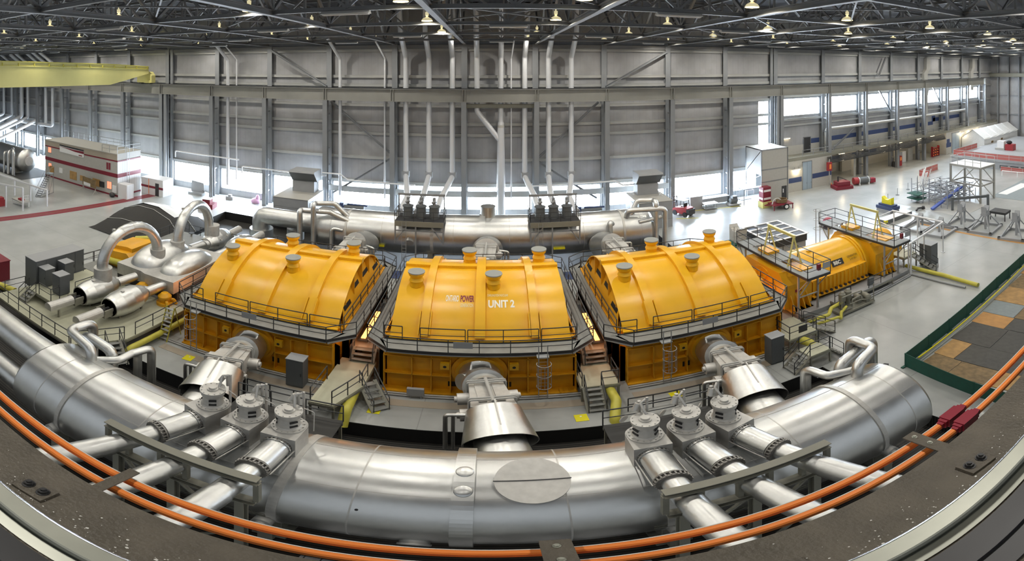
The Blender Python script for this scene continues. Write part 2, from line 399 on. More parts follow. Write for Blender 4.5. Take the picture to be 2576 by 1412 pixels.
# steel columns along the far wall
for i, n in enumerate(NS):
    x = cx(n); t = thing('steel_column', 'tall grey steel column on the far wall, %s from the left end of the wall' % ORD[i+1], 'column', (x, 57, 0), 0, 'columns of the far wall')
    m = MB(); m.ibeam((0, -.7, 0), (0, -.7, 15.4), .62, .66, .05, (0, 1, 0)); m.build('crane_leg', steel, t)
    m = MB(); m.ibeam((0, 1.0, 0), (0, 1.0, 22.6), .72, .66, .05, (0, 1, 0)); m.build('wall_leg', steel, t)
    m = MB()
    for k in range(6): m.bar((0, -.4, 2+k*2.3), (0, .7, 2+k*2.3), .12, .18)
    m.box(-.4, -1.05, 0, .4, -.3, .06); m.build('tie_bars', steel, t)
    if abs(abs(n)-5.5) < .1 or abs(n-4.5) < .1:
        s = -.75 if n > 0 else .9
        if n == 5.5: continue
        m = MB(); m.ibeam((s, -.7, 0), (s, -.7, 15.4), .5, .62, .05, (0, 1, 0)); m.ibeam((s, 1.0, 0), (s, 1.0, 22.6), .5, .62, .05, (0, 1, 0)); m.build('joint_leg', steel, t)
# crane girder of the far side
g = thing('crane_girder', 'long beige-grey crane girder running the length of the far wall', 'girder', (0, 56.2, 15.4))
m = MB(); m.ibeam((XL, 0, .78), (104, 0, .78), .5, 1.56, .06); m.build('beam', girdm, g)
m = MB()
for n in NS:
    x = cx(n)
    for d in (-.16, .16): m.box(x+d-.03, -.24, .06, x+d+.03, .24, 1.5)
m.build('stiffener_plates', girdm, g)
m = MB(); m.box(XL, -.06, 1.56, 104, .06, 1.68); m.build('crane_rail', dark, g)
# diagonal wall braces
for k, (p, q, lab) in enumerate([((cx(-3.5)+.4, 22), (cx(-2.5)-.3, 17.2), 'upper brace sloping down to the right, left of the tall pipes'), ((cx(1.5)+.2, 17.2), (cx(2.5)-.2, 21.8), 'upper brace sloping up to the right, right of the tall pipes'),
        ((cx(-2.5)+.3, 15.2), (cx(-1.5)-.3, 8.4), 'lower brace sloping down to the right, left of the tall pipes'), ((cx(-1.5)-.3, 8.0), (cx(-2.5)+.5, 2.6), 'lowest brace sloping down to the left, left of the tall pipes'),
        ((cx(1.5)-.8, 15.2), (cx(.5)+.4, 8.2), 'lower brace sloping down to the left, behind the right tall pipes'), ((cx(.5)+.4, 7.6), (cx(1.5)-1.0, 2.4), 'lowest brace sloping down to the right, behind the right tall pipes'),
        ((cx(7.0), 16.0), (cx(7.5)-.5, 11.0), 'thin brace crossing the third clerestory window'), ((cx(9.0), 16.0), (cx(9.5)-.5, 11.0), 'thin brace crossing a far right clerestory window'),
        ((cx(5.7), 5.6), (cx(6.4), 9.2), 'brace leaning on the gallery wall above the blue stripe'), ((cx(7.15)-1, 18.0), (cx(7.5)-2, 21.6), 'upper brace above the right clerestory windows')]):
    m = MB(); m.ibeam((p[0], 57.5, p[1]), (q[0], 57.5, q[1]), .26, .26, .04); tag(m.build('wall_brace', steel), 'diagonal steel ' + lab, 'brace', 'wall braces')
# end wall on the right
for k in range(5):
    y = 46.5+k*3.1; m = MB(); m.ibeam((XR-.5, y, 0), (XR-.5, y, 22.5), .4, .5, .04, (1, 0, 0)); tag(m.build('end_column', steel), 'slim steel column on the right end wall, %s from the corner' % ORD[5-k], 'column', 'end wall columns')
m = MB(); m.ibeam((XR-1.0, 20, 17.7), (XR-1.0, YW, 17.7), .4, 1.0, .05); tag(m.build('end_beam', steelg), 'beige-grey beam crossing the right end wall near the roof', 'beam')
for z in (12.0, 7.0): gi += 1; m = MB(); m.box(XR-.3, 0, z, XR, YW, z+.25); struct(m.build('trim_%d' % gi, steel))
# ------------------------------------------------------------------ roof steel
for i, n in enumerate(NS):
    x = cx(n); t = thing('roof_truss', 'grey roof truss crossing the hall to the far wall, %s from the left' % ORD[i+1], 'truss', (x, 0, 22.55), 0, 'roof trusses')
    m = MB(); m.ibeam((0, -6, .2), (0, 57.6, .2), .36, .34, .05); m.build('bottom_chord', roofst, t)
    m = MB(); m.ibeam((0, -6, 4.2), (0, 57.6, 4.2), .3, .32, .05); m.build('top_chord', roofst, t)
    m = MB(); ys = [-4.9+k*4.75 for k in range(14)]
    for k in range(len(ys)-1):
        m.bar((0, ys[k], .3 if k % 2 == 0 else 4.1), (0, ys[k+1], 4.1 if k % 2 == 0 else .3), .2, .2)
        m.bar((0, ys[k], .3), (0, ys[k], 4.1), .16, .16)
    m.build('web_members', roofst, t)
TY = (14.2, 23.6, 32.6, 42.2, 51.5)
for i, y in enumerate(TY):
    t = thing('cross_truss', 'cross truss running the length of the roof, %s from the far wall' % ORD[len(TY)-i], 'truss', (0, y, 22.55), 0, 'roof cross trusses')
    m = MB(); m.ibeam((XL, 0, .25), (XR, 0, .25), .26, .24, .04); m.build('bottom_chord', roofst, t)
    m = MB()
    for k in range(len(NS)-1):
        a, b = cx(NS[k])+.2, cx(NS[k+1])-.2; c = (a+b)/2
        m.bar((a, 0, 3.9), (c, 0, .3), .14, .14); m.bar((c, 0, .3), (b, 0, 3.9), .14, .14); m.bar((c, 0, .3), (c, 0, 4.1), .12, .12)
    m.build('web_members', roofst, t)
for k in range(len(NS)-1):
    if k % 2: continue
    m = MB(); a, b = cx(NS[k]), cx(NS[k+1])
    for i in range(len(TY)-1):
        m.bar((a, TY[i], 22.95), (b, TY[i+1], 22.95), .10, .08); m.bar((b, TY[i], 23.03), (a, TY[i+1], 23.03), .10, .08)
    m.bar((a, TY[-1], 22.95), (b, 57.4, 22.95), .10, .08); m.bar((b, TY[-1], 23.03), (a, 57.4, 23.03), .10, .08)
    tag(m.build('wind_bracing', roofst), 'thin crossed bracing under the roof between trusses, %s braced bay from the left' % ORD[k//2+1], 'bracing', 'roof wind bracing')
for k, y in enumerate((5, 18.9, 28, 37.4, 46.8)):
    m = MB()
    for z in (26.95,): m.ibeam((XL, y, z), (XR, y, z), .2, .3, .03)
    tag(m.build('roof_purlin', roofst), 'roof purlin under the dark deck, %s from the far wall' % ORD[5-k], 'purlin', 'roof purlins')
# ------------------------------------------------------------------ high bay lamps
LX = [(n, cx(n)-1.25) for n in NS if -9 < n < 12]
LYS = (53.5, 43.0, 32.3, 22.0, 11.5, 0.8)
mL = bpy.data.lights.new('lamp_light', 'AREA'); mL.shape = 'DISK'; mL.size = .5; mL.energy = LAMP_W; mL.color = (1.0, .955, .875); mL.spread = radians(165)
proto = None; cnt = {}
for r, y in enumerate(LYS):
    for c, (n, x) in enumerate(LX):
        xx = x + (.35 if (c*7+r*3) % 5 == 9 else 0); yy = y + ((c*5+r*2) % 7 - 3)*.35
        if y < 15 and r > 3:                 # beside and behind the viewer: only the light reaches the picture
            if c % 2 == 0 and r == 5 and abs(x) > 12: continue
            l = bpy.data.objects.new('lamp_light', mL); COL.objects.link(l); l.location = (xx, yy, 22.85); continue
        lab = 'lit high bay lamp, %s row from far wall, %s from left' % (ORD[r+1], ORD[c+1])
        if proto is None:
            t = proto = thing('high_bay_lamp', lab, 'lamp', (xx, yy, 22.9), 0, 'high bay lamps')
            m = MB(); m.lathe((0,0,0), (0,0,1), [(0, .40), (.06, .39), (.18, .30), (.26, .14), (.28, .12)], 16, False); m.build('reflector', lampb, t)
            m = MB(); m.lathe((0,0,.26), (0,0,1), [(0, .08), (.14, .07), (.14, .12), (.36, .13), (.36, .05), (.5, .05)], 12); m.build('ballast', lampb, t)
            m = MB(); m.cyl((0,0,.02), (0,0,.05), .37, n=16); m.build('lens', lampg, t)
            m = MB(); m.bar((0, 0, .3), (0, 0, .9), .04, .04); m.bar((0,0,.72), (1.2,0,.72), .05, .05); m.bar((1.18,0,.72), (1.18,0,.0), .06, .06); m.build('bracket', roofst, t)
        else: t = dup(proto, (xx, yy, 22.9), 0, lab)
        l = bpy.data.objects.new('lamp_light', mL); COL.objects.link(l); l.location = (0, 0, 0); l.parent = t
tproto = None; k = 0
for r, y in enumerate((51.5, 42.2, 32.6, 23.6)):
    for c, n in enumerate(NS[4:22]):
        if (c+r) % 2: continue
        x = (cx(n)+cx(n+1))/2 if n < 11 else cx(n)-4
        lab = 'unlit white tube light, %s row from far wall, %s from left' % (ORD[r+1], ORD[c//2+1])
        if tproto is None:
            t = tproto = thing('tube_light', lab, 'light', (x, y-.2, 22.5), 0, 'tube light fittings')
            m = MB(); m.prism([(-.28, 0), (.28, 0), (.14, .16), (-.14, .16)], 'x', -1.35, 1.35); m.build('housing', fluo, t)
            m = MB(); m.cyl((-1.3, -.1, -.03), (1.3, -.1, -.03), .03, n=8); m.cyl((-1.3, .1, -.03), (1.3, .1, -.03), .03, n=8); m.build('tubes', white, t)
        else: dup(tproto, (x, y-.2, 22.5), 0, lab)
# ------------------------------------------------------------------ near runway: beam, rail, conductor bars
rb = thing('runway_beam', 'brown dusty crane runway beam curving along the bottom of the picture', 'beam', (0, 0, 16.9))
m = MB(); m.box(-14, .30, -.04, 14, 1.371, 0); m.build('top_flange', runw, rb)
m = MB(); m.box(-14, .80, -1.7, 14, .84, -.04); m.box(-14, .5, -1.74, 14, 1.15, -1.7); m.build('web_plate', runw, rb)
m = MB(); rr = random.Random(3)
for i in range(520):
    x = rr.uniform(-2.8, 3.4); y = 1.03+abs(rr.gauss(0, .085)) if rr.random() < .8 else rr.uniform(.45, .86)
    if y > 1.36: continue
    s = rr.uniform(.001, .0055)*(2 if rr.random() < .07 else 1); a0 = rr.random()*6; k = rr.randint(4, 6)
    m.add([(x+s*1.5*cos(a0+2*pi*j/k)*rr.uniform(.6, 1), y+s*sin(a0+2*pi*j/k)*rr.uniform(.6, 1), .002+rr.random()*.002) for j in range(k)], [tuple(range(k))])
o = m.build('paint_chips', chip, rb, fix=False); o['kind'] = 'stuff'; o['label'] = 'scattered white paint chips beside the rail'
ra = thing('crane_rail', 'worn steel crane rail with a polished edge on the near runway beam', 'rail', (0, 0, 16.9))
m = MB(); m.prism([(.865, 0), (1.03, 0), (1.025, .018), (.965, .03), (.96, .09), (.985, .105), (.985, .143), (.978, .15), (.902, .15), (.895, .143), (.895, .105), (.92, .09), (.915, .03), (.855, .018)], 'x', -14, 14); m.build('rail_body', runrail, ra)
m = MB(); m.cyl((-14, .984, .145), (14, .984, .145), .006, n=8); m.build('polished_edge', railedge, ra)
m = MB(); m.box(-14, .60, .0, 14, .84, .03); m.box(-14, .70, .03, 14, .74, .07); m.build('clamp_strip', dark, ra)
for i, (x, y, rz, lab) in enumerate([(-1.72, 1.13, .1, 'left of the picture beside the rail'), (2.02, 1.13, -.1, 'right of the picture beside the rail'), (-.72, 1.10, 0, 'bottom left beside the rail'), (.83, 1.10, 0, 'bottom right beside the rail')]):
    t = thing('rail_clip', 'dark rail clip with two hex bolts, ' + lab, 'clip', (x, y, 16.9), rz, 'rail clips')
    m = MB(); m.prism([(-.10, -.05), (.10, -.05), (.10, .06), (.05, .075), (-.05, .075), (-.10, .06)], 'z', 0, .022); m.build('clip_plate', runw, t)
    for d in (-.05, .05):
        m = MB(); m.cyl((d, .01, .022), (d, .01, .028), .033, n=14); m.cyl((d, .01, .028), (d, .01, .05), .024, n=6, smooth=False); m.cyl((d, .01, .05), (d, .01, .065), .013, n=10); m.build('hex_bolt', dark, t)
for y, nm in ((1.507, 'lower, nearer'), (1.615, 'upper, farther')):
    t = thing('conductor_bar', 'bright orange crane conductor bar, the %s one of the pair' % nm, 'conductor bar', (0, y, 16.72), 0, 'orange conductor bars')
    m = MB(); m.prism([(-.02, 0), (.02, 0), (.02, .03), (.012, .042), (-.012, .042), (-.02, .03)], 'x', -14, 14); m.build('insulator', ora, t)
    m = MB(); m.box(-14, .012, .04, 14, .018, .045); m.build('edge_strip', chip, t)
for k, (x, w_) in enumerate(((-1.62, .07), (.24, .12), (2.15, .10))):
    t = thing('conductor_bracket', 'flat brown bracket plate over the orange bars, %s from the left' % ORD[k+1], 'bracket', (x, 1.30, 16.80), 0, 'conductor brackets')
    m = MB(); m.box(-w_/2, 0, 0, w_/2, .37, .012); m.build('plate', runw, t)
    for y in (.21, .32):
        if k == 0: continue
        m = MB(); m.cyl((0, y, .012), (0, y, .016), .017, n=12); m.cyl((0, y, .016), (0, y, .026), .011, n=6, smooth=False); m.build('bolt', runrail, t)
for y, nm in ((1.507, 'nearer'), (1.615, 'farther')):
    m = MB(); m.box(2.43, -.03, -.01, 2.67, .03, .06); m.box(2.46, -.04, -.02, 2.64, .04, .07); m.box(2.40, -.022, .0, 2.70, .022, .05)
    tag(m.build('splice_cover', maroon, loc=(0, y, 16.72)), 'maroon plastic splice cover on the %s orange bar' % nm, 'cover', 'splice covers')
# ------------------------------------------------------------------ low pressure turbines
YA, HR, HZ, HL = 29.0, 6.04, .11, 4.77       # shaft line, hood radius, centre height, half length
A0 = math.acos((3.45-HZ)/HR)
def arc_pts(r, a0, a1, k): return [(r*sin(a0+(a1-a0)*i/k), HZ+r*cos(a0+(a1-a0)*i/k)) for i in range(k+1)]
def arc_band(m, x0, x1, ro, ri, a0, a1, k=40, smooth=True):
    o = arc_pts(ro, a0, a1, k); i_ = arc_pts(ri, a0, a1, k)
    m.loft([[(x0, *p) for p in o], [(x1, *p) for p in o]], False, smooth, False)
    m.loft([[(x0, *p) for p in i_], [(x1, *p) for p in i_]], False, smooth, False)
    for x in (x0, x1): m.loft([[(x, *p) for p in o], [(x, *p) for p in i_]], False, False, False)
    for j in (0, -1): m.add([(x0, *o[j]), (x1, *o[j]), (x1, *i_[j]), (x0, *i_[j])], [(0,1,2,3)])
def lp_turbine(xc, label):
    t = thing('low_pressure_turbine', label, 'turbine', (xc, YA, 0), 0, 'low pressure turbines')
    m = MB(); arc_band(m, -HL, HL, HR, HR-.06, -A0, A0)
    h = m.build('hood', yel, t)
    for x, w_ in ((-2.95, .46), (0, .56), (2.92, .46)):
        m = MB(); arc_band(m, x-w_/2, x+w_/2, HR+.24, HR-.02, -A0+.02, A0-.02)
        if x:
            for s in (-1, 1):
                for d in (-.32, .27): arc_band(m, x+d, x+d+.06, HR+.34, HR, s*(A0-.28), s*(A0-.03), 6)
        m.build('hood_rib', yel, h)
    m = MB(); m.box(-HL-.02, -.2, 6.0, HL+.02, .2, 6.34)
    for k in range(38): m.cyl((-HL+.15+k*.25, -.2, 6.25), (-HL+.15+k*.25, -.235, 6.25), .025, n=6)
    m.build('crest_flange', yel, h)
    for s in (-1, 1):                        # recessed end wall with slots and bolted apron
        m = MB(); pts = arc_pts(HR-.05, -A0, A0, 30); m.prism(pts, 'x', s*(HL-.5), s*(HL-.42))
        for a in (-.62, -.3, 0, .3, .62):
            p = (HR*sin(a), HZ+HR*cos(a)); m.box(s*(HL-.42), p[0]-.05, 3.5, s*(HL-.02), p[0]+.05, p[1]-.06)
        m.add([(s*(HL-.36), -3.1, 5.3), (s*(HL-.36), 3.1, 5.3), (s*(HL+.28), 4.95, 3.5), (s*(HL+.28), -4.95, 3.5)], [(0,1,2,3)])
        m.box(s*(HL-.4), -5.0, 3.38, s*(HL+.36), 5.0, 3.5)
        for k in range(48): m.cyl((s*(HL+.2), -4.8+k*.204, 3.5), (s*(HL+.2), -4.8+k*.204, 3.66), .04, n=6)
        e = m.build('hood_end', yel2, h)
    for s in (-1, 1):
        m = MB()
        q0, q1 = Vector((s*(HL-.36), 0, 5.3)), Vector((s*(HL+.28), 0, 3.5)); nn = Vector((s*1.8, 0, .64)).normalized()
        for y0 in (-3.3, -1.1, 1.1, 3.3):
            f = .30 if abs(y0) < 2 else .55; c = q0.lerp(q1, f)+nn*.012; m.bar(c+Vector((0, y0-.62, 0)), c+Vector((0, y0+.62, 0)), .3, .02, nn)
        m.build('end_slots', black, h)
    m = MB()
    for s in (-1, 1): m.box(-HL-.02, s*4.9, 3.37, HL+.02, s*5.24, 3.50)
    m.build('hood_flange', yel, h)
    for x, y in ((-3.8, -2.1), (.75, -2.1), (-.8, 1.3), (3.77, 1.3)):
        z = HZ+sqrt(HR*HR-y*y)-.12
        m = MB(); m.lathe((x, y, z), (0,0,1), [(0, .40), (.42, .40), (.42, .44), (.62, .36), (.68, .36), (.82, .46), (1.0, .49)], 24); v = m.build('relief_vent', yel, t)
        m = MB(); m.cyl((x, y, z+1.0), (x, y, z+1.07), .51, n=24); m.build('vent_cap', capg, v)
    # lower casing: recessed panels between upright plates
    m = MB(); X, Y = 4.75, 5.85; m.box(-X, -Y, .0, X, Y, 3.18); b = m.build('lower_casing', yel2, t)
    m = MB()
    for s in (-1, 1):
        for x in (-4.85, -3.4, -2.42, -1.45, 1.45, 2.42, 3.4, 4.85): m.prism([(s*Y, 0), (s*(Y+.42), 0), (s*(Y+.3), .55), (s*(Y+.3), 2.75), (s*Y, 2.95)], 'x', x-.03, x+.03)
        for x in (-5.15, 4.75):
            for y in (-5.8, -4.2, -2.6, 2.6, 4.2, 5.8): m.prism([(x, 0), (x+.4, 0), (x+.4, 2.7), (x, 2.9)], 'y', y-.03, y+.03)
    m.build('casing_plates', yel2, b)
    m = MB()
    for s in (-1, 1):
        for a, c in ((-4.85, -1.45), (1.45, 4.85)):
            for z in (1.35, 2.72): m.box(a, s*Y, z-.03, c, s*(Y+.3), z+.03)
        m.box(-4.9, s*(Y-.1), .0, 4.9, s*(Y+.55), .08); m.box(-4.85, s*Y, 2.9, 4.85, s*(Y+.32), 2.96)
    m.build('casing_shelves', yel2, b)
    for s in (-1, 1):
        for x in (-1.72, 1.72):
            m = MB(); m.box(x-.23, s*(Y+.22), 2.0, x+.23, s*(Y+.42), 2.48); m.build('lifting_lug', yel, b)
            m = MB(); m.lathe((x, s*(Y+.42), 2.22), (0, s, 0), [(0, .09), (.012, .09)], 12); m.build('lug_hole', black, b)
            m = MB(); m.box(x*.8-.22, s*(Y+.0), .35, x*.8+.22, s*(Y+.02), .75); m.build('drain_opening', black, b)
        m = MB(); m.lathe((0, s*(Y-.02), 1.75), (0, s, 0), [(0, 1.42), (.22, 1.42), (.22, 1.24), (.42, 1.2), (.42, .95)], 36); m.build('inlet_flange', yel2, b)
    return t
LPX = (-12.95, -.48, 11.95)
LPN = ('on the left, beside the steam chests', 'in the middle, lettered UNIT 2', 'on the right, next to the generator')
for x, nm in zip(LPX, LPN): lp_turbine(x, 'yellow domed low pressure turbine ' + nm)
# painted lettering wrapped over the middle hood
def hood_text(name, body, size, x0, s0, mt, wide=1.0, bold=0.0, shear=0.0):
    c = bpy.data.curves.new('lettering', 'FONT'); c.body = body; c.size = size; c.offset = bold; c.shear = shear
    o = bpy.data.objects.new('lettering', c); COL.objects.link(o)
    me = bpy.data.meshes.new_from_object(o.evaluated_get(bpy.context.evaluated_depsgraph_get())); bpy.data.objects.remove(o)
    bm = bmesh.new(); bm.from_mesh(me); bmesh.ops.triangulate(bm, faces=bm.faces[:])
    for _ in range(2):
        es = [e for e in bm.edges if e.calc_length() > .12]
        if es: bmesh.ops.subdivide_edges(bm, edges=es, cuts=1)
        bmesh.ops.triangulate(bm, faces=bm.faces[:])
    R = HR+.012; xm = max(v.co.x for v in bm.verts); sx = wide/xm
    for v in bm.verts:
        s = s0 + v.co.y; a = -A0 + s/R; v.co = (LPX[1] + x0 + v.co.x*sx, YA + R*sin(a), HZ + R*cos(a))
    bm.to_mesh(me); bm.free(); me.materials.clear(); me.materials.append(mt)
    return me
mid = [o for o in bpy.data.objects if o.name.startswith('low_pressure_turbine') and abs(o.location.x-LPX[1]) < .01][0]
for body, size, x0, s0, mt, sx, bold in (('ONTARIO', .64, -1.97, 2.55, letter_w, .74, .012), ('POWER', .64, -1.14, 2.55, letter_m, .78, .022), ('GENERATION', .36, -1.12, 2.16, letter_p, .72, .006), ('DARLINGTON NUCLEAR', .26, .38, 2.95, letter_p, 1.18, .004), ('UNIT 2', .72, .42, 2.16, letter_w, 1.48, .026)):
    me = hood_text('lettering', body, size, x0, s0, mt, sx, bold)
    o = bpy.data.objects.new('lettering', me); COL.objects.link(o); o.parent = mid; o.matrix_parent_inverse = Matrix.Translation((-mid.location.x, -mid.location.y, 0))
# ------------------------------------------------------------------ walkways round the hoods
def plate(m, poly, z0, z1): m.prism(poly, 'z', z0, z1)
def walkway(xc, label, sign_x, lad_x):
    t = thing('walkway_platform', label, 'walkway', (xc, YA, 3.28), 0, 'walkways around the hoods')
    xo, xi, yo, yi = 5.93, 5.12, 6.45, 5.28
    m = MB()
    for s in (-1, 1):
        plate(m, [(-4.6, s*yo), (4.6, s*yo), (5.3, s*yi), (-5.3, s*yi)], 0, .08)
        plate(m, [(s*4.6, -yo), (s*xo, -5.35), (s*xi, -yi)], 0, .08); plate(m, [(s*4.6, yo), (s*xo, 5.35), (s*xi, yi)], 0, .08)
        plate(m, [(s*xi, -5.3), (s*xo, -5.35), (s*xo, 5.35), (s*xi, 5.3)], 0, .08)
    m.build('deck', deckm, t)
    oct_ = [(-xo, -5.35), (-4.6, -yo), (4.6, -yo), (xo, -5.35), (xo, 5.35), (4.6, yo), (-4.6, yo), (-xo, 5.35), (-xo, -5.35)]
    m = MB()
    for a, b in zip(oct_, oct_[1:]): m.bar((*a, .08), (*b, .08), .03, .2)
    for a, b in (((-5.0, -yi), (5.0, -yi)), ((-5.0, yi), (5.0, yi))): m.bar((*a, .12), (*b, .12), .02, .10)
    m.build('kickplate', kick, t)
    m = MB(); railing([(*p, .08) for p in oct_], 1.02, 1.6, .022, True, 0, m); m.build('outer_handrail', rail_d, t)
    m = MB()
    for a, b in ((-5.0, -4.05), (-3.1, -.75), (-.62, 3.05), (3.2, 5.0)): railing([(a, -yi, .08), (b, -yi, .08)], 1.02, 1.9, .022, True, 0, m)
    railing([(-5.0, yi, .08), (5.0, yi, .08)], 1.02, 1.9, .022, True, 0, m)
    for s in (-1, 1):
        railing([(s*xi, -5.0, .08), (s*xi, 5.0, .08)], 1.02, 1.6, .022, True, 0, m)
    m.build('inner_handrail', rail_d, t)
    m = MB()
    for x in (-4.6, -1.6, 1.6, 4.6):
        for s in (-1, 1): m.bar((x, s*yo*.985, -.04), (x, s*5.6, -.04), .08, .12); m.bar((x, s*yo*.97, -.06), (x, s*6.0, -.5), .05, .05)
    for s in (-1, 1):
        m.bar((-4.6, s*(yo-.03), -.05), (4.6, s*(yo-.03), -.05), .06, .12)
        for q in (-1, 1): m.bar((q*4.65, s*(yo-.05), -.1), (q*(xo-.05), s*5.35, -.05), .08, .12)
    m.build('brackets', rail_l, t)
    m = MB(); m.box(sign_x-.48, -yo-.05, .55, sign_x+.48, -yo-.03, .98); m.build('sign_plate', cabl, t)
    m = MB(); lx, ly = lad_x, -yo-.38
    for d in (-.22, .22): m.bar((lx+d, ly, -3.2), (lx+d, ly, .95), .045, .045)
    for k in range(13): m.cyl((lx-.22, ly, -3.0+k*.27), (lx+.22, ly, -3.0+k*.27), .014, n=6)
    m.box(lx-.3, ly, -.02, lx+.3, -yo, .03); m.build('ladder', rail_l, t)
    m = MB()
    for z in (-.2, -1.0, -1.9):
        pts = [(lx+.36*cos(a), ly-.34+.36*sin(a), z) for a in [radians(150+i*24) for i in range(11)]]; m.tube(pts, .02, 6)
    for a in (200, 240, 270, 300, 340): m.bar((lx+.36*cos(radians(a)), ly-.34+.36*sin(radians(a)), -1.9), (lx+.36*cos(radians(a)), ly-.34+.36*sin(radians(a)), -.2), .03, .012)
    m.build('ladder_cage', rail_l, t)
for x, nm, sx_, lx in zip(LPX, ('left', 'middle', 'right'), (0, -.8, -.2), (-3.65, 3.1, -2.9)): walkway(x, 'grey walkway with dark handrails around the %s yellow hood' % nm, sx_, lx)
# glowing work lights in the gaps between the turbines
for k, (x, lab) in enumerate(((LPX[0]+5.95, 'left'), (LPX[1]+6.45, 'right'))):
    t = thing('work_light', 'orange work light glowing in the %s gap between yellow hoods' % lab, 'light', (x, 27.3, 2.25), 0, 'orange work lights')
    m = MB(); m.box(-.3, -2.6, 0, .3, 2.6, .10); m.build('housing', dark, t)
    m = MB()
    for a, b in ((-2.4, -1.1), (-.8, .3), (.5, 1.2)): m.box(-.12, a, .1, .14, b, .16)
    m.build('glow_tube', glowor, t)
    l = bpy.data.lights.new('work_lamp', 'POINT'); l.energy = 30; l.color = (1, .45, .2); l.shadow_soft_size = .3
    lo = bpy.data.objects.new('work_lamp', l); COL.objects.link(lo); lo.parent = t; lo.location = (0, -3.2, .5)
for x, lab in ((18.2, 'beside the generator end'), (-18.7, 'beside the silver steam casing')):
    t = thing('work_light', 'orange work light glowing low ' + lab, 'light', (x, 28.0, 0 if x > 0 else 1.2), 0, 'orange work lights')
    m = MB(); m.box(-.25, -.5, 0, .25, .5, .1); m.build('housing', dark, t); m = MB(); m.box(-.2, -.4, .1, .2, .4, .15); m.build('glow_tube', glowor, t)
    l = bpy.data.lights.new('work_lamp', 'POINT'); l.energy = 60; l.color = (1, .42, .15); l.shadow_soft_size = .3
    lo = bpy.data.objects.new('work_lamp', l); COL.objects.link(lo); lo.parent = t; lo.location = (0, 0, 1.4 if x > 0 else .6)
